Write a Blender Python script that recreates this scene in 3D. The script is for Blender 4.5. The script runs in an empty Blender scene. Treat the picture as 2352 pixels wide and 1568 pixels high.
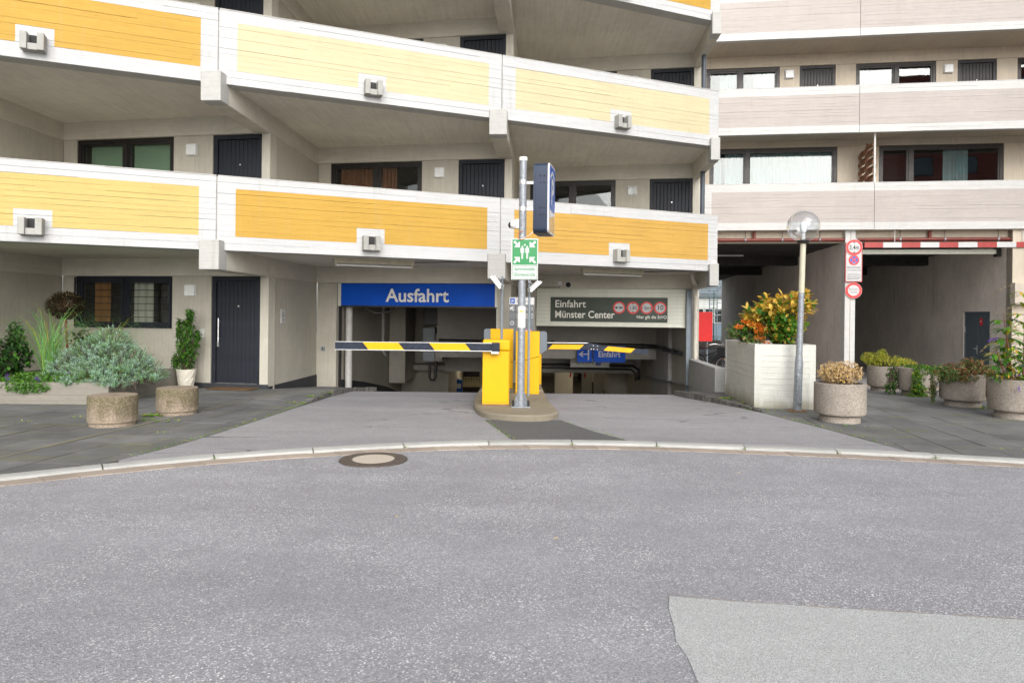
import bpy, bmesh, math, random
from mathutils import Vector, Matrix
random.seed(7)
RA = math.radians
scene = bpy.context.scene
COL = scene.collection

# ------------------------------------------------------------------ camera, sky, sun, exposure
cam_d = bpy.data.cameras.new("camera"); cam = bpy.data.objects.new("camera", cam_d); COL.objects.link(cam)
cam.location = (0, 0, 1.5)
cam.rotation_euler = (Matrix.Rotation(RA(90), 3, 'X') @ Matrix.Rotation(0.0112, 3, 'Z')).to_euler()
cam_d.sensor_width = 36; cam_d.lens = 24; cam_d.shift_y = -61 / 2352
cam_d.clip_start = 0.05; cam_d.clip_end = 500
scene.camera = cam

SUN_EL, SUN_AZ = 29, 168            # degrees; azimuth clockwise from +Y (behind the camera, to the right)
world = bpy.data.worlds.new("World"); scene.world = world; world.use_nodes = True
wn = world.node_tree; wn.nodes.clear()
wo = wn.nodes.new('ShaderNodeOutputWorld'); wb = wn.nodes.new('ShaderNodeBackground')
sky = wn.nodes.new('ShaderNodeTexSky'); sky.sky_type = 'NISHITA'; sky.sun_disc = False
sky.sun_elevation = RA(SUN_EL); sky.sun_rotation = RA(SUN_AZ)
sky.air_density = 1.0; sky.dust_density = 2.5; sky.ozone_density = 1.0
hs = wn.nodes.new('ShaderNodeHueSaturation'); hs.inputs['Saturation'].default_value = 0.22   # thin overcast: nearly grey light
wn.links.new(sky.outputs[0], hs.inputs['Color']); wn.links.new(hs.outputs[0], wb.inputs[0]); wn.links.new(wb.outputs[0], wo.inputs[0])
wb.inputs[1].default_value = 0.13
sun_d = bpy.data.lights.new("sun", 'SUN'); sun = bpy.data.objects.new("sun", sun_d); COL.objects.link(sun)
sun_d.energy = 1.5; sun_d.angle = RA(60); sun_d.color = (1.0, 0.97, 0.93)
_d = Vector((math.sin(RA(SUN_AZ)) * math.cos(RA(SUN_EL)), math.cos(RA(SUN_AZ)) * math.cos(RA(SUN_EL)), math.sin(RA(SUN_EL))))
sun.rotation_euler = _d.to_track_quat('Z', 'Y').to_euler(); sun.location = (0, -20, 40)
vs = scene.view_settings; vs.view_transform = 'Standard'; vs.look = 'None'; vs.exposure = 0.86; vs.gamma = 1.0; vs.use_curve_mapping = False
scene.render.engine = 'CYCLES'
scene.cycles.max_bounces = 8; scene.cycles.diffuse_bounces = 5; scene.cycles.transparent_max_bounces = 12

# ------------------------------------------------------------------ materials
MATS = {}
def _nt(name):
    m = bpy.data.materials.new(name); m.use_nodes = True
    nt = m.node_tree; b = nt.nodes['Principled BSDF']; MATS[name] = m
    return m, nt, b
def N(nt, t, **kw):
    n = nt.nodes.new(t)
    for k, v in kw.items():
        if k in n.inputs: n.inputs[k].default_value = v
        else: setattr(n, k, v)
    return n
def coords(nt, scale=(1, 1, 1)):
    tc = N(nt, 'ShaderNodeTexCoord'); mp = N(nt, 'ShaderNodeMapping'); mp.inputs['Scale'].default_value = scale
    nt.links.new(tc.outputs['Object'], mp.inputs['Vector']); return mp.outputs['Vector']
def ramp(nt, fac, stops):
    r = N(nt, 'ShaderNodeValToRGB'); e = r.color_ramp.elements
    while len(e) < len(stops): e.new(0.5)
    for i, (p, c) in enumerate(stops):
        e[i].position = p; e[i].color = (c, c, c, 1) if not hasattr(c, '__len__') else (*c, 1)
    nt.links.new(fac, r.inputs[0]); return r.outputs[0]
def mix(nt, fac, a, b, mode='MIX'):
    m = N(nt, 'ShaderNodeMix', data_type='RGBA', blend_type=mode, clamp_result=False)
    for sock, v in ((m.inputs[0], fac), (m.inputs[6], a), (m.inputs[7], b)):
        if hasattr(v, 'is_output'): nt.links.new(v, sock)
        elif hasattr(v, '__len__'): sock.default_value = (*v, 1)
        else: sock.default_value = v
    return m.outputs[2]
def noise(nt, vec, scale, detail=5, rough=0.6):
    n = N(nt, 'ShaderNodeTexNoise', Scale=scale, Detail=detail, Roughness=rough); nt.links.new(vec, n.inputs['Vector']); return n.outputs['Fac']
def bump(nt, b, h, strength, dist):
    n = N(nt, 'ShaderNodeBump', Strength=strength, Distance=dist); nt.links.new(h, n.inputs['Height']); nt.links.new(n.outputs[0], b.inputs['Normal'])

def plain(name, col, rough=0.5, metal=0.0, var=0.12, scale=6.0, bmp=0.0, bscale=60.0, spec=0.5, coat=0.0):
    m, nt, b = _nt(name)
    v = coords(nt); n = noise(nt, v, scale)
    k = ramp(nt, n, [(0.3, 1 - var), (0.7, 1 + var)])
    c = mix(nt, 1.0, col, k, 'MULTIPLY')
    nt.links.new(c, b.inputs['Base Color'])
    r = ramp(nt, noise(nt, v, scale * 2.3), [(0.3, max(0.02, rough - 0.08)), (0.7, min(1, rough + 0.08))])
    nt.links.new(r, b.inputs['Roughness'])
    b.inputs['Metallic'].default_value = metal; b.inputs['Specular IOR Level'].default_value = spec; b.inputs['Coat Weight'].default_value = coat
    if bmp: bump(nt, b, noise(nt, v, bscale), bmp, 0.01)
    return m

def concrete(name, col, dirt=(0.28, 0.25, 0.2), dirt_amt=0.5, streak=0.5, board=None, pits=0.35, var=0.1, rough=0.85, objrand=0.0, splash=0.0, moss=0.0):
    """cast or painted concrete: blotches, vertical run-off streaks with their own shape, pores, optional fine board grain"""
    m, nt, b = _nt(name)
    v = coords(nt)
    big = noise(nt, v, 0.9, 4); mid = noise(nt, v, 7.0, 6); fine = noise(nt, v, 90.0, 3)
    c = mix(nt, 1.0, col, ramp(nt, big, [(0.3, 1 - var), (0.7, 1 + var * 0.6)]), 'MULTIPLY')
    c = mix(nt, 1.0, c, ramp(nt, mid, [(0.3, 1 - var * 0.7), (0.65, 1.0)]), 'MULTIPLY')
    c = mix(nt, 1.0, c, ramp(nt, fine, [(0.35, 0.93), (0.6, 1.02)]), 'MULTIPLY')
    sv = coords(nt, (9, 9, 0.55)); st = noise(nt, sv, 1.0, 6, 0.65)
    sm = ramp(nt, st, [(0.55, 0.0), (0.75, streak)])
    gate = ramp(nt, noise(nt, v, 0.55, 2), [(0.45, 0.0), (0.62, 1.0)])
    sm2 = mix(nt, 1.0, sm, gate, 'MULTIPLY')
    c = mix(nt, sm2, c, dirt)
    blot = ramp(nt, noise(nt, v, 3.1, 8, 0.72), [(0.6, 0.0), (0.8, dirt_amt)])
    c = mix(nt, blot, c, dirt)
    vo = N(nt, 'ShaderNodeTexVoronoi', Scale=34.0); nt.links.new(v, vo.inputs['Vector'])
    pit = ramp(nt, vo.outputs['Distance'], [(0.04, 1.0), (0.11, 0.0)])
    gate2 = ramp(nt, noise(nt, v, 5.0, 2), [(0.52, 0.0), (0.62, pits)])
    c = mix(nt, mix(nt, 1.0, pit, gate2, 'MULTIPLY'), c, tuple(x * 0.45 for x in dirt))
    if objrand:
        oi = N(nt, 'ShaderNodeObjectInfo')
        c = mix(nt, 1.0, c, ramp(nt, oi.outputs['Random'], [(0, 1 - objrand), (1, 1 + objrand)]), 'MULTIPLY')
    if board:
        gv = coords(nt, board); g = noise(nt, gv, 1.0, 4, 0.7)
        c = mix(nt, 1.0, c, ramp(nt, g, [(0.32, 0.90), (0.5, 1.0), (0.7, 1.05)]), 'MULTIPLY')
    if moss:
        mv = coords(nt, (0.9, 2.6, 1)); mn = noise(nt, mv, 1.0, 8, 0.72); fm = ramp(nt, noise(nt, v, 24, 4), [(0.38, 0.2), (0.6, 1.0)])
        c = mix(nt, mix(nt, 1.0, ramp(nt, mn, [(0.53, 0.0), (0.68, moss)]), fm, 'MULTIPLY'), c, (0.20, 0.21, 0.045))
        wn_ = ramp(nt, noise(nt, coords(nt, (0.6, 0.6, 1)), 1.7, 6, 0.65), [(0.35, 0.82), (0.7, 1.28)]); c = mix(nt, 1.0, c, wn_, 'MULTIPLY')
    if splash:
        tz = N(nt, 'ShaderNodeTexCoord'); sz = N(nt, 'ShaderNodeSeparateXYZ'); nt.links.new(tz.outputs['Object'], sz.inputs[0])
        ml = N(nt, 'ShaderNodeMath', operation='MULTIPLY_ADD'); nt.links.new(noise(nt, coords(nt, (4, 4, 1.2)), 1.0, 6, 0.7), ml.inputs[0]); ml.inputs[1].default_value = 0.5; nt.links.new(sz.outputs[2], ml.inputs[2])
        c = mix(nt, ramp(nt, ml.outputs[0], [(0.26, splash), (0.46, 0.0)]), c, dirt)
    nt.links.new(c, b.inputs['Base Color']); b.inputs['Roughness'].default_value = rough; b.inputs['Specular IOR Level'].default_value = 0.3
    h = mix(nt, 0.5, mid, fine)
    if board:
        h = mix(nt, 0.55, h, g)
    bump(nt, b, h, 0.7, 0.014)
    return m

def asphalt(name, base, light, dark, speck=0.35, scale=150.0, blotch=0.10, cracks=0.0):
    m, nt, b = _nt(name)
    v = coords(nt)
    vo = N(nt, 'ShaderNodeTexVoronoi', Scale=scale, feature='F1'); nt.links.new(v, vo.inputs['Vector'])
    rnd = N(nt, 'ShaderNodeSeparateColor'); nt.links.new(vo.outputs['Color'], rnd.inputs[0])
    stone = ramp(nt, rnd.outputs[0], [(0.0, 0.74), (0.35, 0.94), (0.75, 1.06), (1.0, 1.32)])
    c = mix(nt, 1.0, base, stone, 'MULTIPLY')
    lf = ramp(nt, rnd.outputs[1], [(0.86, 0.0), (0.97, speck)])
    dense = ramp(nt, noise(nt, v, 1.3, 5, 0.62), [(0.36, 0.25), (0.66, 1.5)])
    c = mix(nt, mix(nt, 1.0, lf, dense, 'MULTIPLY'), c, light)
    df = ramp(nt, rnd.outputs[2], [(0.84, 0.0), (0.97, 0.42)])
    c = mix(nt, df, c, dark)
    big = ramp(nt, noise(nt, v, 0.45, 5), [(0.3, 1 - blotch), (0.7, 1 + blotch)])
    c = mix(nt, 1.0, c, big, 'MULTIPLY')
    trk = ramp(nt, noise(nt, coords(nt, (0.25, 1.5, 1)), 1.0, 4, 0.55), [(0.35, 1 - blotch * 0.7), (0.65, 1 + blotch * 0.7)])
    c = mix(nt, 1.0, c, trk, 'MULTIPLY')
    med = ramp(nt, noise(nt, v, 4.0, 6), [(0.3, 1 - blotch * 0.6), (0.7, 1 + blotch * 0.6)])
    c = mix(nt, 1.0, c, med, 'MULTIPLY')
    if cracks:
        wv = coords(nt, (0.16, 0.8, 1)); wob = N(nt, 'ShaderNodeTexNoise', Scale=2.2, Detail=6); nt.links.new(wv, wob.inputs['Vector'])
        vm = N(nt, 'ShaderNodeVectorMath', operation='MULTIPLY_ADD'); nt.links.new(wob.outputs['Color'], vm.inputs[0]); vm.inputs[1].default_value = (0.5, 0.5, 0); nt.links.new(wv, vm.inputs[2])
        ve = N(nt, 'ShaderNodeTexVoronoi', Scale=1.3, feature='DISTANCE_TO_EDGE'); nt.links.new(vm.outputs[0], ve.inputs['Vector'])
        ck = ramp(nt, ve.outputs['Distance'], [(0.004, cracks), (0.009, 0.0)]); gt = ramp(nt, noise(nt, v, 0.9, 3), [(0.46, 0.0), (0.56, 1.0)])
        c = mix(nt, mix(nt, 1.0, ck, gt, 'MULTIPLY'), c, tuple(x * 0.5 for x in dark))
    nt.links.new(c, b.inputs['Base Color']); b.inputs['Roughness'].default_value = 0.8; b.inputs['Specular IOR Level'].default_value = 0.35
    bump(nt, b, vo.outputs['Distance'], 0.6, 0.006)
    return m

def leafmat(name, col, var=0.35, trans=0.25):
    m, nt, b = _nt(name)
    v = coords(nt)
    k = ramp(nt, noise(nt, v, 17.0, 3), [(0.25, 1 - var), (0.75, 1 + var)])
    c = mix(nt, 1.0, col, k, 'MULTIPLY')
    nt.links.new(c, b.inputs['Base Color']); b.inputs['Roughness'].default_value = 0.5; b.inputs['Specular IOR Level'].default_value = 0.35
    t = N(nt, 'ShaderNodeBsdfTranslucent'); nt.links.new(c, t.inputs[0])
    ms = N(nt, 'ShaderNodeMixShader'); ms.inputs[0].default_value = trans
    nt.links.new(b.outputs[0], ms.inputs[1]); nt.links.new(t.outputs[0], ms.inputs[2])
    nt.links.new(ms.outputs[0], nt.nodes['Material Output'].inputs[0])
    return m

def glass(name, tint=(0.9, 0.95, 0.93), ior=1.5, boost=1.0, power=5.0):
    m, nt, b = _nt(name)
    nt.nodes.remove(b)
    tr = N(nt, 'ShaderNodeBsdfTransparent'); tr.inputs[0].default_value = (*tint, 1)
    gl = N(nt, 'ShaderNodeBsdfGlossy'); gl.inputs['Roughness'].default_value = 0.01; gl.inputs[0].default_value = (1, 1, 1, 1)
    lw_ = N(nt, 'ShaderNodeLayerWeight', Blend=0.5)
    pw = N(nt, 'ShaderNodeMath', operation='POWER'); nt.links.new(lw_.outputs['Facing'], pw.inputs[0]); pw.inputs[1].default_value = power
    fr = N(nt, 'ShaderNodeMath', operation='MULTIPLY_ADD'); nt.links.new(pw.outputs[0], fr.inputs[0]); fr.inputs[1].default_value = 0.9 / boost; fr.inputs[2].default_value = ((ior - 1) / (ior + 1)) ** 2
    v = coords(nt); nn = noise(nt, v, 1.2, 2)
    bp = N(nt, 'ShaderNodeBump', Strength=0.06, Distance=0.02); nt.links.new(nn, bp.inputs['Height']); nt.links.new(bp.outputs[0], gl.inputs['Normal'])
    mu = N(nt, 'ShaderNodeMath', operation='MULTIPLY'); nt.links.new(fr.outputs[0], mu.inputs[0]); mu.inputs[1].default_value = boost; mu.use_clamp = True
    ms = N(nt, 'ShaderNodeMixShader'); nt.links.new(mu.outputs[0], ms.inputs[0])
    nt.links.new(tr.outputs[0], ms.inputs[1]); nt.links.new(gl.outputs[0], ms.inputs[2])
    nt.links.new(ms.outputs[0], nt.nodes['Material Output'].inputs[0])
    return m
def emit(name, col, s):
    m, nt, b = _nt(name); b.inputs['Base Color'].default_value = (*col, 1)
    b.inputs['Emission Color'].default_value = (*col, 1); b.inputs['Emission Strength'].default_value = s; return m

G = (60, 60, 5)
concrete('white_paint', (0.505, 0.51, 0.51), dirt=(0.33, 0.325, 0.30), dirt_amt=0.3, streak=0.55, board=(2, 2, 55), pits=0.25, var=0.05, rough=0.7)
concrete('white_weathered', (0.46, 0.455, 0.435), dirt=(0.30, 0.28, 0.23), dirt_amt=0.45, streak=0.6, board=(2, 2, 55), pits=0.4, var=0.1, rough=0.8)
concrete('yellow_deep', (0.485, 0.292, 0.05), dirt=(0.42, 0.30, 0.14), dirt_amt=0.2, streak=0.4, board=(2, 2, 55), pits=0.3, var=0.06, rough=0.65)
concrete('yellow_orange', (0.51, 0.305, 0.068), dirt=(0.6, 0.4, 0.2), dirt_amt=0.10, streak=0.2, board=(2, 2, 55), pits=0.3, var=0.06, rough=0.65)
concrete('yellow_mid', (0.53, 0.40, 0.14), dirt=(0.6, 0.42, 0.2), dirt_amt=0.12, streak=0.22, board=(2, 2, 55), pits=0.3, var=0.05, rough=0.65)
concrete('yellow_pale', (0.55, 0.485, 0.31), dirt=(0.65, 0.5, 0.25), dirt_amt=0.12, streak=0.2, board=(2, 2, 55), pits=0.3, var=0.05, rough=0.65)
concrete('raw_wall', (0.51, 0.485, 0.415), dirt=(0.27, 0.245, 0.19), dirt_amt=0.30, streak=0.35, board=(30, 30, 1.5), pits=0.55, var=0.09)
concrete('raw_beam', (0.62, 0.59, 0.51), dirt=(0.26, 0.235, 0.19), dirt_amt=0.35, streak=0.2, board=(2, 2, 45), pits=0.4, var=0.1)
concrete('soffit', (0.72, 0.68, 0.60), dirt=(0.27, 0.25, 0.21), dirt_amt=0.3, streak=0.0, board=(14, 0.8, 3), pits=0.35, var=0.10)
concrete('garage_wall', (0.54, 0.505, 0.44), dirt=(0.16, 0.145, 0.12), dirt_amt=0.35, streak=0.3, pits=0.3, var=0.12)
concrete('garage_beam', (0.44, 0.42, 0.385), dirt=(0.12, 0.11, 0.1), dirt_amt=0.3, streak=0.3, pits=0.2, var=0.12)
concrete('gallery_beige', (0.485, 0.44, 0.415), dirt=(0.40, 0.34, 0.29), dirt_amt=0.22, streak=0.35, board=(2, 2, 55), pits=0.3, var=0.06)
concrete('gallery_white', (0.60, 0.595, 0.58), dirt=(0.48, 0.41, 0.33), dirt_amt=0.22, streak=0.35, board=(2, 2, 55), pits=0.2, var=0.05)
concrete('gallery_wall', (0.62, 0.545, 0.44), dirt=(0.38, 0.31, 0.22), dirt_amt=0.25, streak=0.25, board=(30, 30, 1.5), pits=0.5, var=0.08)
concrete('gallery_soffit', (0.58, 0.51, 0.43), dirt=(0.36, 0.31, 0.25), dirt_amt=0.2, streak=0.0, board=(14, 0.8, 3), pits=0.3, var=0.08)
concrete('passage_wall', (0.74, 0.68, 0.61), dirt=(0.09, 0.08, 0.075), dirt_amt=0.25, streak=0.5, board=(24, 24, 0.6), pits=0.4, var=0.14)
concrete('planter_white', (0.62, 0.62, 0.57), dirt=(0.27, 0.25, 0.18), dirt_amt=0.4, streak=0.5, splash=0.75, board=(2, 2, 55), pits=0.3, var=0.08)
concrete('planter_grey', (0.25, 0.235, 0.20), dirt=(0.22, 0.2, 0.16), dirt_amt=0.35, streak=0.3, board=(2, 2, 55), pits=0.5, var=0.1)
asphalt('pot_concrete', (0.31, 0.272, 0.232), (0.5, 0.46, 0.4), (0.15, 0.125, 0.1), speck=0.4, scale=95, blotch=0.16)
concrete('island_concrete', (0.27, 0.235, 0.175), dirt=(0.16, 0.145, 0.10), dirt_amt=0.6, streak=0.0, pits=0.5, var=0.18)
concrete('kerb_stone', (0.44, 0.44, 0.42), dirt=(0.27, 0.25, 0.18), dirt_amt=0.4, streak=0.0, pits=0.4, var=0.12, objrand=0.09)
concrete('gutter_brick', (0.40, 0.335, 0.28), dirt=(0.2, 0.18, 0.14), dirt_amt=0.4, streak=0.0, pits=0.4, var=0.14, objrand=0.1)
concrete('edge_brick', (0.15, 0.145, 0.135), dirt=(0.10, 0.11, 0.06), dirt_amt=0.5, streak=0.2, pits=0.4, var=0.25, objrand=0.3)
concrete('slab', (0.165, 0.166, 0.165), moss=0.6, dirt=(0.22, 0.215, 0.15), dirt_amt=0.5, streak=0.0, pits=0.3, var=0.2, objrand=0.12, rough=0.75)
concrete('mortar', (0.26, 0.26, 0.17), dirt=(0.09, 0.14, 0.025), dirt_amt=0.9, streak=0.0, pits=0.2, var=0.3)
concrete('scupper_concrete', (0.40, 0.395, 0.37), dirt=(0.2, 0.18, 0.14), dirt_amt=0.5, streak=0.5, pits=0.5, var=0.15)
concrete('joint_mortar', (0.27, 0.25, 0.17), dirt=(0.13, 0.15, 0.05), dirt_amt=0.6, streak=0.0, pits=0.2, var=0.25)
concrete('plinth', (0.045, 0.048, 0.055), dirt=(0.12, 0.11, 0.1), dirt_amt=0.4, streak=0.3, pits=0.2, var=0.2, rough=0.7)
asphalt('asphalt', (0.30, 0.297, 0.318), (0.78, 0.78, 0.78), (0.19, 0.19, 0.20), speck=0.68, scale=135, blotch=0.09)
asphalt('asphalt_patch', (0.45, 0.46, 0.46), (0.62, 0.62, 0.62), (0.3, 0.3, 0.3), speck=0.25, scale=190, blotch=0.04)
asphalt('asphalt_drive', (0.305, 0.298, 0.312), (0.52, 0.51, 0.51), (0.17, 0.17, 0.18), speck=0.35, scale=170, blotch=0.09, cracks=0.75)
asphalt('asphalt_dark', (0.12, 0.12, 0.12), (0.3, 0.3, 0.3), (0.08, 0.08, 0.08), speck=0.15, scale=170, blotch=0.08)
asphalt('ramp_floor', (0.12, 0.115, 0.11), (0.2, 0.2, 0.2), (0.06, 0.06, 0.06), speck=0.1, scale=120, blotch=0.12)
plain('garage_floor', (0.16, 0.145, 0.12), 0.22, var=0.3, scale=1.2)
plain('soil', (0.06, 0.045, 0.03), 0.95, var=0.3, scale=20, bmp=0.8)
plain('anthracite', (0.022, 0.0255, 0.034), 0.5, var=0.2, scale=3, spec=0.25)
plain('door_brown', (0.026, 0.025, 0.028), 0.5, var=0.15, scale=3)
plain('frame_dark', (0.016, 0.014, 0.014), 0.4, var=0.2, scale=4)
plain('frame_brown', (0.028, 0.023, 0.021), 0.42, var=0.2, scale=4)
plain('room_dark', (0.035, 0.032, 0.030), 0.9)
plain('lamp_white', (0.62, 0.63, 0.60), 0.35, var=0.04)
plain('tube_white', (0.80, 0.82, 0.82), 0.3, var=0.03)
plain('cream_metal', (0.50, 0.47, 0.36), 0.5, var=0.12, scale=8)
plain('galvanised', (0.27, 0.29, 0.315), 0.5, metal=0.3, var=0.28, scale=26)
plain('steel_grey', (0.24, 0.28, 0.32), 0.5, metal=0.2, var=0.12, scale=8)
plain('pipe_blue', (0.20, 0.235, 0.27), 0.5, metal=0.1, var=0.12)
plain('post_dark', (0.07, 0.085, 0.105), 0.5, var=0.12)
plain('pipe_cream', (0.52, 0.49, 0.42), 0.5, var=0.1)
plain('pipe_black', (0.018, 0.018, 0.018), 0.35, var=0.2)
plain('pipe_white', (0.55, 0.54, 0.52), 0.5, var=0.1)
plain('rust', (0.20, 0.115, 0.06), 0.8, var=0.35, scale=14)
plain('barrier_yellow', (0.70, 0.385, 0.0), 0.45, var=0.03, scale=3, spec=0.25)
plain('machine_grey', (0.115, 0.14, 0.165), 0.45, var=0.06)
plain('arm_yellow', (0.70, 0.38, 0.0), 0.45, var=0.05, scale=9, spec=0.25)
plain('arm_black', (0.018, 0.024, 0.040), 0.55, var=0.35, scale=14, spec=0.25)
plain('aluminium', (0.62, 0.62, 0.62), 0.35, metal=0.7, var=0.06)
plain('sign_white', (0.55, 0.55, 0.55), 0.45, var=0.04, spec=0.3)
plain('sign_blue', (0.0, 0.075, 0.50), 0.5, var=0.12, scale=1.2, spec=0.2)
plain('sign_p_blue', (0.003, 0.085, 0.42), 0.3, var=0.05)
plain('sign_green', (0.0, 0.21, 0.05), 0.35, var=0.04)
plain('sign_red', (0.70, 0.02, 0.02), 0.35, var=0.06)
plain('flag_red', (0.80, 0.006, 0.006), 0.5, var=0.06)
plain('sign_black', (0.015, 0.015, 0.015), 0.4)
plain('sign_dark', (0.058, 0.072, 0.056), 0.45, var=0.25, scale=1.5, spec=0.3)
plain('sign_cream', (0.80, 0.80, 0.73), 0.45, var=0.05)
plain('tariff_grey', (0.115, 0.125, 0.135), 0.45, var=0.06)
plain('shutter_slat', (0.66, 0.67, 0.58), 0.45, metal=0.1, var=0.06)
plain('box_navy', (0.02, 0.032, 0.062), 0.38, metal=0.2, var=0.1, scale=5)
plain('rubber', (0.02, 0.02, 0.02), 0.7)
plain('cable_orange', (0.55, 0.17, 0.05), 0.5)
plain('pipe_red', (0.17, 0.03, 0.02), 0.45, var=0.2)
plain('bar_red', (0.36, 0.04, 0.035), 0.45, var=0.15)
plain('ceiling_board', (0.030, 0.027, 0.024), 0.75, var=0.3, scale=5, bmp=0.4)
plain('wood', (0.24, 0.11, 0.055), 0.7, var=0.3, scale=9)
plain('steel_door', (0.085, 0.115, 0.14), 0.45, var=0.08)
plain('iron', (0.12, 0.10, 0.088), 0.55, metal=0.3, var=0.3, scale=30, bmp=0.4)
plain('iron_fill', (0.50, 0.44, 0.37), 0.85, var=0.14, scale=60, bmp=0.5)
plain('coir', (0.13, 0.07, 0.028), 0.95, var=0.3, scale=60, bmp=1.0)
plain('pot_white', (0.72, 0.68, 0.58), 0.45, var=0.04)
plain('curtain_white', (0.20, 0.255, 0.265), 0.9, var=0.05)
plain('curtain_rust', (0.22, 0.075, 0.035), 0.9, var=0.25, scale=9)
plain('curtain_orange', (0.36, 0.14, 0.035), 0.9, var=0.15)
plain('blind_green', (0.33, 0.44, 0.30), 0.7, var=0.04)
plain('machine_blue', (0.0, 0.07, 0.30), 0.5)
plain('cream_wall', (0.50, 0.43, 0.26), 0.8)
plain('bike_black', (0.015, 0.016, 0.02), 0.35)
plain('far_white', (0.80, 0.80, 0.76), 0.8)
plain('far_blue', (0.17, 0.24, 0.30), 0.5)
plain('far_teal', (0.02, 0.13, 0.12), 0.5)
plain('far_roof', (0.17, 0.19, 0.21), 0.7)
plain('red_render', (0.38, 0.115, 0.10), 0.9, var=0.06)
plain('bark', (0.09, 0.065, 0.045), 0.9, var=0.3, scale=30, bmp=0.6)
plain('stem_rust', (0.17, 0.07, 0.035), 0.8, var=0.25, scale=30)
plain('paint_mark', (0.60, 0.40, 0.10), 0.7, var=0.2, scale=8)
glass('pane_glass', (0.88, 0.93, 0.92), 1.55, 1.1)
glass('globe_glass', (0.90, 0.92, 0.94), 1.5, 1.3, power=2.2)
glass('acrylic', (0.95, 0.96, 0.96), 1.45, 1.0)
emit('tube_lit', (1.0, 0.86, 0.62), 22.0)
emit('lamp_spot', (1.0, 0.85, 0.55), 12.0)
emit('exit_red', (1.0, 0.03, 0.02), 1.0)
leafmat('leaf_silver', (0.25, 0.42, 0.24), 0.25, 0.15)
leafmat('leaf_silver_blue', (0.33, 0.49, 0.385), 0.25, 0.15)
leafmat('leaf_sage', (0.15, 0.27, 0.09), 0.3, 0.2)
leafmat('leaf_green', (0.07, 0.20, 0.025), 0.4, 0.3)
leafmat('leaf_dark', (0.025, 0.072, 0.016), 0.4, 0.2)
leafmat('leaf_bright', (0.13, 0.30, 0.025), 0.35, 0.35)
leafmat('leaf_lime', (0.42, 0.46, 0.05), 0.3, 0.3)
leafmat('leaf_yellow', (0.72, 0.46, 0.06), 0.25, 0.3)
leafmat('leaf_gold', (0.80, 0.57, 0.13), 0.2, 0.3)
leafmat('leaf_blade', (0.17, 0.38, 0.11), 0.3, 0.25)
leafmat('leaf_dry', (0.56, 0.38, 0.20), 0.3, 0.2)
leafmat('leaf_straw', (0.68, 0.52, 0.30), 0.25, 0.2)
leafmat('leaf_deadbrown', (0.03, 0.022, 0.013), 0.4, 0.1)
leafmat('leaf_russet', (0.30, 0.10, 0.045), 0.4, 0.2)
leafmat('berry_orange', (0.85, 0.20, 0.015), 0.25, 0.1)
leafmat('petal_violet', (0.26, 0.08, 0.55), 0.2, 0.2)
leafmat('seedhead', (0.36, 0.29, 0.13), 0.3, 0.1)
def stump_material():
    m, nt, b = _nt('stump')
    v = coords(nt); g = N(nt, 'ShaderNodeTexCoord'); sx = N(nt, 'ShaderNodeSeparateXYZ'); nt.links.new(g.outputs['Object'], sx.inputs[0])
    base = mix(nt, 1.0, (0.35, 0.28, 0.21), ramp(nt, noise(nt, v, 45, 6), [(0.3, 0.5), (0.7, 1.15)]), 'MULTIPLY')
    # algae grows down from the rim in uneven tongues
    ad = N(nt, 'ShaderNodeMath', operation='MULTIPLY_ADD'); nt.links.new(sx.outputs[2], ad.inputs[0]); ad.inputs[1].default_value = 1.9
    nv = coords(nt, (6, 6, 1.6)); nn = noise(nt, nv, 1.0, 7, 0.7)
    sub = N(nt, 'ShaderNodeMath', operation='MULTIPLY_ADD'); nt.links.new(nn, sub.inputs[0]); sub.inputs[1].default_value = 1.3; sub.inputs[2].default_value = -0.42
    nt.links.new(sub.outputs[0], ad.inputs[2])
    msk = ramp(nt, ad.outputs[0], [(0.42, 0.0), (0.72, 0.85)])
    gm = mix(nt, 1.0, msk, ramp(nt, noise(nt, v, 38, 4), [(0.35, 0.35), (0.6, 1.0)]), 'MULTIPLY')
    up = N(nt, 'ShaderNodeNewGeometry'); s2 = N(nt, 'ShaderNodeSeparateXYZ'); nt.links.new(up.outputs['Normal'], s2.inputs[0])
    side = ramp(nt, s2.outputs[2], [(0.5, 1.0), (0.85, 0.1)])
    c = mix(nt, mix(nt, 1.0, gm, side, 'MULTIPLY'), base, mix(nt, noise(nt, v, 3, 2), (0.11, 0.105, 0.03), (0.08, 0.062, 0.036)))
    nt.links.new(c, b.inputs['Base Color']); b.inputs['Roughness'].default_value = 0.9
    bump(nt, b, noise(nt, v, 60, 5), 0.8, 0.012)
stump_material()

# ------------------------------------------------------------------ mesh helpers
class Fr:
    """plan frame: s along r, d inwards (r turned left by 90 degrees), z up"""
    def __init__(s, o, r, z=0.0):
        s.o = Vector((o[0], o[1])); s.r = Vector((r[0], r[1])).normalized(); s.n = Vector((-s.r.y, s.r.x)); s.z = z
        s.ang = math.atan2(s.r.y, s.r.x)
    def p(s, a, d, z):
        q = s.o + s.r * a + s.n * d
        return (q.x, q.y, z + s.z)
    def at(s, a, d=0.0, z=0.0):
        q = s.o + s.r * a + s.n * d
        return Fr((q.x, q.y), (s.r.x, s.r.y), s.z + z)
ID = Fr((0, 0), (1, 0))

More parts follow.
